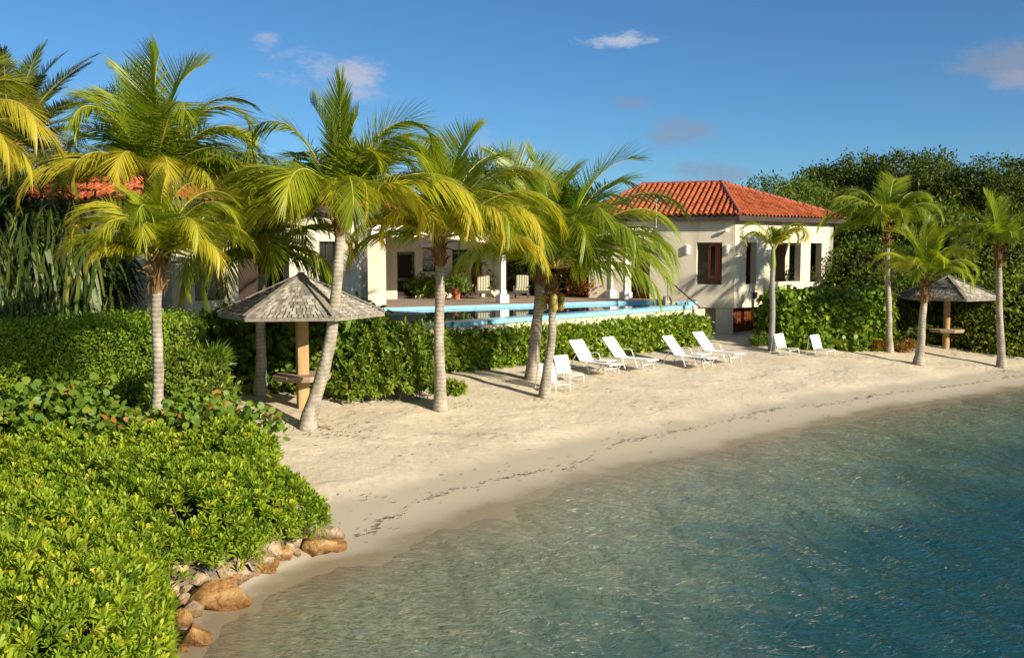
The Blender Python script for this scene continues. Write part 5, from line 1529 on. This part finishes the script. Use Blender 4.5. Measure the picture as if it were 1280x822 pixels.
# --- trees
def tree(label, base, h, crown_r, n_lobe, clumps, per, size, ratio, leaf, seed, zr=.75, tone=.45, group='trees in the wood behind the beach', prof=PROF_OVATE, low=.25, spread=.2, name='broadleaf_tree', flat=1.0):
    rng = random.Random(seed); base = Vector(base)
    t = thing(name, label, 'tree', base, 0, group)
    cz = base.z + h - crown_r * zr
    lobes = []
    for k in range(n_lobe):
        a = k * 2.4 + rng.random(); rr = crown_r * math.sqrt((k + .5) / n_lobe) * .78
        zz = cz + crown_r * zr * (.55 * rng.uniform(-.9, 1.0) * flat + .25 * (1 - rr / crown_r))
        r = crown_r * rng.uniform(.30, .48)
        lobes.append(((base.x + rr * math.cos(a), base.y + rr * math.sin(a), zz), (r, r, r * rng.uniform(.65, .85))))
    LV = Leaves(); P, Nn = lobe_points(clumps, lobes, (.55, 1.08), -.55)
    foliage(LV, P, Nn, per, size, ratio, prof, spread=spread, tone=tone, tvar=.3, up=.5, outward=.8)
    LV.build('crown', M[leaf], t)
    mb = MB(); fork = base + Vector((rng.uniform(-.3, .3), rng.uniform(-.3, .3), max(.8, (cz - base.z) * .45)))
    r0 = .035 * h
    mb.tube([base - Vector((0, 0, .3)), base.lerp(fork, .5) + Vector((.1, 0, 0)), fork], [r0 * 1.25, r0, r0 * .85], 9)
    for c, r in lobes:
        c = Vector(c); mid = fork.lerp(c, .5) + Vector((rng.uniform(-.3, .3), rng.uniform(-.3, .3), .2))
        mb.tube([fork, mid, c, c + (c - mid).normalized() * r[0] * .6], [r0 * .55, r0 * .36, r0 * .16, .015], 6)
        for k in range(4):
            d = Vector(rng.choice(P[:200])) if False else Vector((rng.uniform(-1, 1), rng.uniform(-1, 1), rng.uniform(-.4, 1))).normalized()
            mb.tube([c, c + d * r[0] * .85], [r0 * .14, .01], 4)
    mb.build('trunk', M['bark'], t, world=True)
    return t


def tree_px(label, px, top_px, Y, r_px, n_lobe, clumps, per, size, ratio, leaf, seed, **k):
    s = Y / FPX; x = (px - 640) * s; top = at_y(px, top_px, Y).z; g = gz(x, Y)
    return tree(label, (x, Y, g), top - g, r_px * s, n_lobe, clumps, per, size, ratio, leaf, seed, **k)


tree_px('broad feathery green tree behind the pavilion roof, first of the wood', 985, 226, 62, 78, 14, 1900, 12, .2, .4, 'tree_leaf_b', 1, tone=.5)
tree_px('dark round crowned tree above the pavilion roof corner at the skyline', 1055, 207, 68, 72, 13, 1700, 11, .21, .5, 'tree_leaf', 2, tone=.35)
tree_px('tallest dense tree of the wood, rising behind the slender palm', 1132, 195, 66, 78, 15, 2000, 11, .21, .5, 'tree_leaf', 3, tone=.42)
tree_px('dark leafy tree on the skyline above the far shelter', 1215, 207, 64, 72, 14, 1800, 11, .21, .5, 'tree_leaf', 4, tone=.38)
tree_px('tall dark tree at the right edge of the wood', 1290, 199, 62, 80, 14, 1900, 11, .21, .5, 'tree_leaf', 5, tone=.4)
tree_px('dense dark tree just outside the right edge of the wood', 1385, 205, 58, 85, 13, 1200, 10, .24, .5, 'tree_leaf', 15, tone=.4)
tree_px('last tree of the wood, well to the right by the shore', 1490, 220, 56, 85, 13, 1000, 10, .26, .5, 'tree_leaf_b', 16, tone=.4)
tree_px('middle green tree behind the slender palm trunk', 1085, 255, 58, 72, 12, 1500, 9, .25, .45, 'tree_leaf_b', 6, tone=.42)
tree_px('leafy tree behind the far shelter roof with lit pale green side', 1180, 255, 55, 80, 13, 1700, 9, .25, .5, 'tree_leaf_b', 7, tone=.5)
tree_px('bushy tree between the far shelter and the right edge', 1262, 262, 53, 72, 12, 1500, 9, .24, .5, 'tree_leaf', 8, tone=.55)
tree_px('feathery tree beside the pavilion wall end', 1030, 275, 60, 64, 11, 1200, 9, .25, .4, 'tree_leaf_b', 9, tone=.4)
tree_px('small dark tree at the back, glimpsed over the crowns of the close palms', 600, 196, 74, 60, 10, 1100, 9, .3, .5, 'tree_leaf', 10, tone=.35)
tree_px('low dark tree behind the main house seen through the palm fronds', 690, 228, 70, 75, 11, 1200, 9, .3, .5, 'tree_leaf', 11, tone=.35)
# understorey along the back of the sand
for k, (px, py, Y, r, nm, tn) in enumerate([
        (1118, 402, 46.5, 1.5, 'dark shrub behind the slender palm trunk at the back of the sand', .25),
        (1150, 385, 47.5, 1.9, 'tall shaded shrub left of the far shelter post', .3),
        (1215, 395, 46.0, 1.6, 'leafy shrub right behind the far shelter post', .5),
        (1262, 390, 45.5, 1.9, 'sunlit shrub behind the rightmost palm trunk', .6),
        (1310, 390, 45.5, 2.0, 'shrub at the right edge at the back of the sand', .5),
        (1085, 350, 50.5, 2.2, 'dark thicket shrub between the tall hedge and the wood', .25),
        (1190, 330, 50.5, 2.3, 'thicket shrub rising behind the far shelter roof', .45),
        (1250, 335, 50, 2.4, 'thicket shrub above the rightmost palm trunk base', .5)]):
    c = at_y(px, py, Y); g = gz(c.x, c.y)
    lob = [((c.x, c.y, c.z), (r, r, r * .9)), ((c.x - r * .7, c.y + .3, c.z - r * .35), (r * .75, r * .7, r * .7)), ((c.x + r * .75, c.y, c.z - r * .3), (r * .75, r * .7, r * .75)),
           ((c.x + .2, c.y - r * .5, max(g + .35, c.z - r * .8)), (r * .8, r * .6, r * .6)), ((c.x, c.y - .2, max(g + .3, c.z - r * 1.3)), (r * .9, r * .7, r * .6))]
    bush('wood_edge_shrub', nm, 'shrub', (c.x, c.y, g), lob, 1100, 6, .19, .5, PROF_OVATE, 'tree_leaf_b' if k % 2 else 'tree_leaf', 'shrubs at the edge of the wood', tone=tn + .1, spread=.2, core=.7)
# small plants at the foot of the right hedge
for px, py, r, leaf, nm, tn in [(950, 428, .34, 'yellow_leaf', 'small narrow leaved plant at the hedge end by the lattice', .4), (1000, 424, .42, 'yellow_leaf', 'narrow leaved plant behind the left low chair', .4),
                                (1048, 426, .46, 'yellow_leaf', 'yellowish plant just right of the second low chair', .55), (1074, 424, .36, 'yellow_leaf', 'pale tipped plant in the middle of the hedge foot', .75),
                                (1097, 434, .3, 'croton', 'rusty low plant left of the slender palm trunk', .4), (1131, 436, .27, 'croton', 'rusty tuft between the slender palm and the bright upswept palm', .5)]:
    b = at_ground(px, py + 5); Y = b.y + .1
    bush('border_plant', nm, 'plant', b, [blob(px - 4, py, Y, r * .8, .9), blob(px + 6, py - 3, Y + .1, r * .8, 1.1)], 130, 9, .2, .16, PROF_LANCE, leaf, 'plants at the foot of the hedge', tone=tn, rosette=True, stems=4, core=.5)

# --- plants on the terrace
def pot(label, px, py, Y, s=1.0, leaf='grape', lr=.45):
    b = at_y(px, py, Y); b.z = FLOOR
    t = thing('potted_plant', label, 'plant pot', b, 0, 'potted plants on the terrace')
    mb = MB(); mb.lathe([(0, 0), (.15 * s, 0), (.21 * s, .46 * s), (.25 * s, .46 * s), (.25 * s, .55 * s), (.21 * s, .55 * s), (.20 * s, .48 * s), (0, .47 * s)], 18)
    mb.build('pot', M['terracotta'], t, smooth=True)
    LV = Leaves(); lob = [((b.x, b.y, b.z + .48 * s + lr * .7), (lr, lr, lr)), ((b.x + .2, b.y, b.z + .48 * s + lr * .4), (lr * .7, lr * .7, lr * .6))]
    P, Nn = lobe_points(150, lob, (.3, 1)); foliage(LV, P, Nn, 4, .2, .4, PROF_OVATE, tone=.5)
    LV.build('foliage', M[leaf], t)
pot('large terracotta pot with a green plant on the terrace near the pool', 571, 371, 46.8, .95)
pot('smaller potted plant against the house wall by the doorway', 545, 371, 47.5, .65, 'hedge_leaf', .35)
for nm, px, py, Y, r, leaf, tn, nn in [
        ('leafy bed plant beside the dark terrace door', 520, 357, 47.8, .55, 'hedge_leaf', .3, 260), ('dark leafy climbing shrub behind the left terrace chair', 590, 342, 50.0, 1.1, 'hedge_leaf', .3, 520),
        ('dark leafy shrub behind the right terrace chair', 655, 340, 51.0, 1.15, 'hedge_leaf', .28, 520), ('green shrub behind the middle of the porch', 690, 345, 51.5, 1.0, 'grape', .35, 420),
        ('red and yellow croton bush by the porch wall', 735, 356, 49.0, .75, 'croton', .6, 420), ('yellow green croton crown above the red croton bush', 722, 336, 49.8, .7, 'croton', .3, 300),
        ('red leaved plant beside the terracotta pot', 583, 352, 48.2, .45, 'croton', .8, 180)]:
    b = at_y(px, 371, Y); b.z = FLOOR; c = at_y(px, py, Y)
    bush('terrace_shrub', nm, 'plant', b, [(tuple(c), (r, r * .8, r)), ((c.x + r * .5, c.y, max(FLOOR + .2, c.z - r * .5)), (r * .7, r * .6, r * .6)), ((c.x - r * .6, c.y, max(FLOOR + .2, c.z - r * .4)), (r * .7, r * .6, r * .6))],
         nn, 5, .22, .4, PROF_OVATE, leaf, 'shrubs on the terrace', tone=tn, stems=0, core=.6)

# ------------------------------------------------------------------ boulders
def rock_mat(name, a, b_, c, wet):
    m, n, l, bs = new_mat(name)
    t1 = noise_node(n, l, 2.2, 7, rough=.65); r1 = ramp(n, l, t1.outputs['Fac'], [(.3, a), (.5, b_), (.68, c)])
    t2 = noise_node(n, l, 9, 6, rough=.7); r2 = ramp(n, l, t2.outputs['Fac'], [(.34, (.35, .33, .30)), (.5, (.95, .94, .92)), (1, (1, 1, 1))])
    mx = n.new('ShaderNodeMix'); mx.data_type = 'RGBA'; mx.blend_type = 'MULTIPLY'; mx.inputs['Factor'].default_value = .75
    l.new(r1.outputs[0], mx.inputs['A']); l.new(r2.outputs[0], mx.inputs['B'])
    ge = n.new('ShaderNodeNewGeometry'); sx_ = n.new('ShaderNodeSeparateXYZ'); l.new(ge.outputs['Position'], sx_.inputs[0])
    wz = n.new('ShaderNodeMath'); wz.operation = 'MULTIPLY_ADD'; l.new(t1.outputs['Fac'], wz.inputs[0]); wz.inputs[1].default_value = -.25; l.new(sx_.outputs['Z'], wz.inputs[2])
    wr = ramp(n, l, wz.outputs[0], [(0, (.55, .46, .34)), (.10, (1, 1, 1))])
    m3 = n.new('ShaderNodeMix'); m3.data_type = 'RGBA'; m3.blend_type = 'MULTIPLY'; m3.inputs['Factor'].default_value = 1
    l.new(mx.outputs['Result'], m3.inputs['A']); l.new(wr.outputs[0], m3.inputs['B']); l.new(m3.outputs['Result'], bs.inputs['Base Color'])
    bs.inputs['Roughness'].default_value = .6 if wet else .9; bs.inputs['Specular IOR Level'].default_value = .4 if wet else .15
    bp = n.new('ShaderNodeBump'); bp.inputs['Strength'].default_value = 1.0; bp.inputs['Distance'].default_value = .09
    l.new(t2.outputs['Fac'], bp.inputs['Height']); l.new(bp.outputs[0], bs.inputs['Normal'])
    return m
M['rock_pale'] = rock_mat('pale tan rock', (.35, .25, .155), (.50, .375, .245), (.60, .48, .34), False)
M['rock_orange'] = rock_mat('wet orange brown rock', (.30, .135, .042), (.47, .25, .085), (.57, .39, .20), True)
M['rock_grey'] = rock_mat('dark grey rock', (.10, .09, .08), (.17, .15, .13), (.24, .21, .18), False)


def boulder(label, px, py, wpx, hr, dr, m, seed, yaw=0):
    b = at_ground(px, py + wpx * hr * .32); s = b.y / FPX; w = wpx * s / 2 * 1.22
    rng = np.random.default_rng(seed)
    bm = bmesh.new()
    pts = rng.normal(size=(19, 3)); pts /= np.linalg.norm(pts, axis=1, keepdims=True); pts *= rng.uniform(.86, 1.08, (19, 1))
    for p in pts: bm.verts.new((p[0] * w, p[1] * w * dr, p[2] * w * hr))
    h = bmesh.ops.convex_hull(bm, input=bm.verts)
    bmesh.ops.delete(bm, geom=list({e for e in h['geom_interior'] + h['geom_unused'] if isinstance(e, bmesh.types.BMVert)}), context='VERTS')
    bmesh.ops.remove_doubles(bm, verts=bm.verts, dist=w * .30)
    h2 = bmesh.ops.convex_hull(bm, input=bm.verts)
    bmesh.ops.delete(bm, geom=list({e for e in h2['geom_interior'] + h2['geom_unused'] if isinstance(e, bmesh.types.BMVert)}), context='VERTS')
    bmesh.ops.bevel(bm, geom=list(bm.edges), offset=w * .07, segments=2, profile=.6, affect='EDGES', clamp_overlap=True)
    bmesh.ops.triangulate(bm, faces=bm.faces)
    for _ in range(2): bmesh.ops.subdivide_edges(bm, edges=[e for e in bm.edges if e.calc_length() > w * .12], cuts=1, use_grid_fill=True)
    bmesh.ops.triangulate(bm, faces=bm.faces)
    bm.normal_update()
    for v in bm.verts:
        q = v.co / w
        v.co += v.normal * w * (.035 * float(snoise(q.x + seed, q.y, q.z, 3.2, seed % 5)) + .018 * float(snoise(q.x, q.y + seed, q.z, 8.5, 3)) - .03 * max(0, float(snoise(q.x, q.y, q.z + seed, 5.5, 2)) - .35))
    me = bpy.data.meshes.new('boulder'); bm.to_mesh(me); bm.free()
    me.materials.append(M[m]); me.polygons.foreach_set('use_smooth', [True] * len(me.polygons)); me.set_sharp_from_angle(angle=math.radians(38))
    o = bpy.data.objects.new('boulder', me); COL.objects.link(o)
    o.location = (b.x, b.y + w * dr * .25, max(b.z, 0) + w * hr * .55); o.rotation_euler = (rng.uniform(-.2, .2), rng.uniform(-.2, .2), yaw)
    return tag(o, label, 'boulder', 'boulders along the waterline')


for i, (lb, px, py, w, hr, dr, m, yaw) in enumerate([
        ('pale flat boulder on top at the far right end of the rock row', 412, 668, 36, .45, .8, 'rock_pale', .1),
        ('orange boulder under the pale flat one at the right end of the rock row', 398, 684, 42, .6, .9, 'rock_orange', .3),
        ('low orange boulder tip at the right end of the row, touching the sand', 420, 683, 28, .6, .8, 'rock_orange', -.3),
        ('small upright tan boulder under the leaves near the right end', 369, 679, 17, 1.0, .9, 'rock_pale', .5),
        ('small tan boulder below the upright one', 369, 692, 15, .8, .9, 'rock_pale', .9),
        ('rounded tan boulder in the middle of the rock row', 353, 696, 26, .85, .9, 'rock_orange', .2),
        ('small boulder wedged behind the rounded middle one', 361, 685, 14, .9, .9, 'rock_pale', .2),
        ('wide pale boulder leaning back under the leaves in the middle of the row', 336, 687, 40, .6, .8, 'rock_pale', -.3),
        ('squat tan boulder in front of the wide pale one', 328, 703, 25, .7, .8, 'rock_pale', .4),
        ('low wet orange slab at the foot of the middle boulders', 331, 712, 27, .4, .7, 'rock_orange', 0),
        ('large two toned boulder, pale above and orange below, left of the middle', 294, 716, 48, .7, .9, 'rock_pale', .5),
        ('huge wet orange boulder sloping down to the water', 274, 748, 78, .48, .7, 'rock_orange', .35),
        ('pale block behind the huge wet orange boulder', 249, 731, 26, .8, .8, 'rock_pale', .7),
        ('pale boulder highest on the left among the leaves', 223, 718, 32, .7, .8, 'rock_pale', .1),
        ('dark grey stone between two pale boulders', 258, 717, 20, .7, .8, 'rock_grey', .8),
        ('tan stone half hidden under leaves above the dark grey one', 272, 706, 24, .7, .8, 'rock_pale', .2),
        ('tan stone left of the pale block', 234, 740, 20, .8, .8, 'rock_pale', .4),
        ('pale boulder under the leaves beside the huge orange one', 240, 765, 30, .7, .9, 'rock_pale', .5),
        ('round wet orange boulder standing alone in the shallows', 246, 795, 38, .88, .95, 'rock_orange', .2),
        ('small flat orange stone at the foot of the lone round boulder', 228, 812, 22, .5, .8, 'rock_orange', .1),
        ('flat tan slab between the two toned boulder and the pale leaning one', 313, 700, 26, .6, .9, 'rock_pale', .6),
        ('small broken tan stone above the low orange slab', 342, 706, 14, .8, .9, 'rock_orange', .2),
        ('small pale stone at the right of the two toned boulder', 318, 716, 15, .7, .9, 'rock_pale', .9),
        ('brown stone filling the gap left of the upright tan boulder', 384, 676, 18, .8, .9, 'rock_orange', .4),
        ('squarish tan block on the upper left among the leaves', 208, 738, 26, .8, .9, 'rock_pale', .2),
        ('tan block under the leaves left of the huge orange boulder', 232, 752, 24, .8, .9, 'rock_pale', .8),
        ('angular brown block behind the lone round boulder', 226, 776, 28, .9, .9, 'rock_orange', .5),
        ('dark stone in the shade of the leaves by the lone round boulder', 219, 790, 18, .9, .9, 'rock_grey', .3)]):
    boulder(lb, px, py, w, hr, dr, m, 40 + i, yaw)


# ------------------------------------------------------------------ beach furniture (local frame: +x = the way the sitter faces)
def straps(mb, a0, a1, half_w, n, gap=.35, th=.006):
    a0, a1 = Vector(a0), Vector(a1); d = a1 - a0; L = d.length; w = L / n
    for k in range(n):
        c = a0.lerp(a1, (k + .5) / n)
        mb.bar(c - Vector((0, half_w, 0)), c + Vector((0, half_w, 0)), w * (1 - gap), th, 0, d.normalized().cross(Vector((0, 1, 0))))


def sling(mb, pts, half_w, mid_sag=.02):
    n = len(pts); V = []
    for (x_, z_) in pts:
        for k in range(5):
            u = -1 + k / 2; V.append((x_, u * half_w, z_ - mid_sag * (1 - u * u)))
    F = [(i * 5 + k, i * 5 + k + 1, (i + 1) * 5 + k + 1, (i + 1) * 5 + k) for i in range(n - 1) for k in range(4)]
    mb.add(V, F); mb.add([(v[0], v[1], v[2] - .006) for v in V], [f[::-1] for f in F])


def chaise(label, loc, rz):
    t = thing('sun_lounger', label, 'sun lounger', loc, rz, 'white sun loungers on the sand')
    hw = .33; SZ = .36; bx, bz = -.58, 1.04
    mb = MB(); sling(mb, [(0, SZ + .01), (.3, SZ - .005), (.8, SZ), (1.28, SZ + .005), (1.36, SZ - .03)], hw - .015); mb.build('seat_sling', M['white_sling'], t)
    mb = MB(); sling(mb, [(.0, SZ + .03), (bx * .3, SZ + (bz - SZ) * .3), (bx * .7, SZ + (bz - SZ) * .7), (bx, bz), (bx - .03, bz - .02)], hw - .015); mb.build('back_sling', M['white_sling'], t)
    mb = MB()
    for s in (-1, 1):
        mb.tube([(-.12, s * hw, SZ), (1.34, s * hw, SZ), (1.38, s * hw, SZ - .03)], .016, 8)
        mb.tube([(0, s * hw, SZ + .01), (bx, s * hw, bz)], .016, 8)
    for p in ((1.37, SZ - .03), (-.1, SZ), (bx, bz)):
        mb.tube([(p[0], -hw, p[1]), (p[0], hw, p[1])], .016, 8)
    mb.tube([(-.08, -hw + .05, SZ), (-.36, -hw + .08, .74)], .01, 6); mb.tube([(-.08, hw - .05, SZ), (-.36, hw - .08, .74)], .01, 6)
    mb.build('frame', M['white_metal'], t)
    for s in (-1, 1):
        mb = MB(); y = s * (hw + .035)
        mb.tube([(-.50, y, 0), (-.42, y, .22), (-.24, y, .52), (-.16, y, .60), (-.05, y, .625), (.12, y, .63), (.2, y, .60), (.25, y, .5), (.42, y, .08), (.45, y, 0)], .016, 8)
        mb.build('armrest', M['white_metal'], t)
    for s in (-1, 1):
        mb = MB(); y = s * hw
        mb.tube([(1.02, y, SZ), (1.22, y, 0)], .014, 8); mb.tube([(1.28, y, SZ), (1.08, y, 0)], .014, 8)
        mb.build('leg', M['white_metal'], t)
    mb = MB(); mb.tube([(1.12, -hw, .18), (1.12, hw, .18)], .012, 6); mb.tube([(.40, -hw - .03, .12), (.40, hw + .03, .12)], .012, 6); mb.tube([(-.46, -hw - .03, .12), (-.46, hw + .03, .12)], .012, 6)
    mb.build('stretcher', M['white_metal'], t)
    return t


def low_chair(label, loc, rz):
    t = thing('sand_chair', label, 'beach chair', loc, rz, 'white strap chairs low on the sand')
    hw = .30
    mb = MB(); straps(mb, (-.02, 0, .27), (-.20, 0, .80), hw - .01, 8, .18); mb.build('back_straps', M['white_metal'], t)
    mb = MB(); straps(mb, (.02, 0, .245), (.46, 0, .29), hw - .01, 7, .18); mb.build('seat_straps', M['white_metal'], t)
    for s in (-1, 1):
        mb = MB(); y = s * hw
        mb.tube([(-.21, y, .82), (-.03, y, .26), (.02, y, .235), (.48, y, .29), (.55, y, .25), (.58, y, .12), (.57, y, .02), (.5, y, .015), (-.30, y, .015), (-.36, y, .04), (-.36, y, .12), (-.24, y, .80)], .014, 8)
        mb.build('side_frame', M['white_metal'], t)
    mb = MB()
    for p in ((-.22, .82), (.56, .24), (-.33, .02)): mb.tube([(p[0], -hw, p[1]), (p[0], hw, p[1])], .014, 8)
    mb.build('cross_bar', M['white_metal'], t)
    return t


def side_table(label, loc, rz):
    t = thing('side_table', label, 'side table', loc, rz, 'white side tables between the loungers')
    mb = MB(); straps(mb, (-.24, 0, .43), (.24, 0, .43), .27, 7, .15, .01)
    mb.build('table_top', M['white_metal'], t)
    mb = MB()
    for s in (-1, 1): mb.tube([(-.26, s * .28, .425), (.26, s * .28, .425)], .014, 8); mb.tube([(s * .26, -.28, .425), (s * .26, .28, .425)], .014, 8)
    mb.build('rim', M['white_metal'], t)
    for s in (-1, 1):
        mb = MB(); y = s * .27
        mb.tube([(-.22, y, .425), (.24, y, 0)], .013, 8); mb.tube([(.22, y, .425), (-.24, y, 0)], .013, 8); mb.build('leg', M['white_metal'], t)
    return t


ang = math.radians(-42)
for lb, px, py in [('first white sun lounger from the close palms, set flat along the hedge', 734, 464), ('second white sun lounger, right of the first side table', 776, 459),
                   ('third white sun lounger, left of the second side table', 850, 456), ('last white sun lounger, nearest the lattice screen', 887, 450)]:
    chaise(lb, at_ground(px, py), ang + random.uniform(-.13, .13))
side_table('white side table between the first two loungers', at_ground(757, 466), ang)
side_table('white side table between the last two loungers', at_ground(875, 457), ang)
ang = math.radians(-50)
low_chair('white strap chair low on the sand just right of the slim close palm', at_ground(706, 476), ang)
low_chair('white strap chair partly behind the foot of the slim close palm', at_ground(688, 488), ang)
low_chair('white strap chair at the hedge beside the small plume palm', at_ground(978, 443), ang)
low_chair('white strap chair farther right, alone in front of the tall hedge', at_ground(1023, 444), ang)


def armchair(label, loc, rz):
    t = thing('patio_armchair', label, 'armchair', loc, rz, 'striped armchairs on the terrace')
    mb = MB()
    mb.box((0, 0, .30), (.66, .62, .12)); mb.box((0, .30, .62), (.62, .07, .74), 0, Matrix.Rotation(-.14, 3, 'X'))
    mb.build('wicker_frame', M['wicker'], t, bevel=.02)
    for s in (-1, 1):
        mb = MB(); mb.box((s * .35, -.02, .56), (.08, .62, .05)); mb.box((s * .35, -.28, .42), (.06, .06, .28)); mb.build('armrest', M['wicker'], t, bevel=.015)
        for q in (-.26, .27):
            mb = MB(); mb.box((s * .31, q, .13), (.055, .055, .26)); mb.build('leg', M['wicker'], t)
    mb = MB(); mb.box((0, -.02, .43), (.58, .58, .13)); mb.build('seat_cushion', M['fabric_g'], t, bevel=.04)
    mb = MB(); mb.box((0, .22, .78), (.58, .12, .62), 0, Matrix.Rotation(-.16, 3, 'X')); mb.build('back_cushion', M['fabric_g'], t, bevel=.04)
    return t
p = at_y(604, 372, 47.3); armchair('striped patio armchair left of the porch post', (p.x, p.y, FLOOR), math.radians(2))
p = at_y(652, 371, 47.8); armchair('striped patio armchair right of the porch post', (p.x, p.y, FLOOR), math.radians(-6))

# ------------------------------------------------------------------ wrack line, litter and palm-foot debris
WR = [(440, 668), (470, 652), (500, 634), (530, 624), (565, 618), (600, 612), (640, 598), (668, 590), (705, 584), (725, 575), (760, 561), (800, 550), (850, 540), (900, 527), (950, 517), (985, 512),
      (1050, 502), (1100, 495), (1150, 487), (1200, 481), (1250, 475), (1300, 468)]
WP = np.array([tuple(at_ground(x, y)) for x, y in WR])
seg = np.r_[0, np.cumsum(np.hypot(*np.diff(WP[:, :2], axis=0).T))]
V, Q = [], []
def weed_bit(x, y, L, w, a):
    z = gz(x, y) + .012; d = np.array([math.cos(a), math.sin(a)]); n_ = np.array([-d[1], d[0]]); b = len(V)
    k = 4; bend = random.uniform(-.5, .5)
    for i in range(k + 1):
        f = i / k - .5; c = np.array([x, y]) + d * L * f + n_ * bend * L * (f * f)
        ww = w * (1 - abs(2 * f) ** 2 * .8) * random.uniform(.6, 1.2)
        zz = z + random.uniform(0, .02)
        V.append((c[0] - n_[0] * ww, c[1] - n_[1] * ww, zz)); V.append((c[0] + n_[0] * ww, c[1] + n_[1] * ww, zz + .006))
        if i: Q.append((b + 2 * i - 2, b + 2 * i, b + 2 * i + 1, b + 2 * i - 1))
for k in range(1250):
    u = random.uniform(0, seg[-1])
    dens = .5 + .5 * math.sin(u * 1.9) * math.sin(u * .73 + 1)
    if random.random() > dens ** 1.2 + .12: continue
    x = np.interp(u, seg, WP[:, 0]); y = np.interp(u, seg, WP[:, 1])
    wob = .28 * float(snoise(u, 0, 0, 1.6, 1)) + random.gauss(0, .05) + (random.gauss(0, .4) if random.random() < .2 else 0)
    x += -.62 * wob; y += .78 * wob
    weed_bit(x, y, random.uniform(.03, .14), random.uniform(.003, .0075), .75 + random.gauss(0, .8))
wk = np_mesh('seaweed', V, Q, M['weed']); tag(wk, 'thin broken line of dark dried seaweed along the upper sand', 'seaweed', kind='stuff')
V, Q = [], []
for (px, py, n_, sp) in [(410, 541, 130, .55), (1250, 463, 60, .5), (680, 500, 30, .4), (450, 618, 14, .2), (565, 505, 20, .5), (640, 540, 40, 2.5), (850, 500, 34, 3.0), (600, 590, 18, 2.0), (760, 470, 60, 2.2), (470, 498, 70, .8), (1080, 445, 70, 1.5), (380, 525, 60, .8), (480, 560, 14, 1.2), (1000, 470, 16, 3)]:
    c = at_ground(px, py)
    for k in range(n_):
        weed_bit(c.x + random.gauss(0, sp), c.y + random.gauss(0, sp * .7), random.uniform(.04, .16), random.uniform(.006, .016), random.random() * 6.28)
lt = np_mesh('leaf_litter', V, Q, M['husk']); tag(lt, 'scattered brown leaf litter and fibres on the sand round the palm feet', 'litter', kind='stuff')
print('meshes', len(bpy.data.meshes), 'polys', sum(len(o.data.polygons) for o in scene.objects if o.type == 'MESH'))
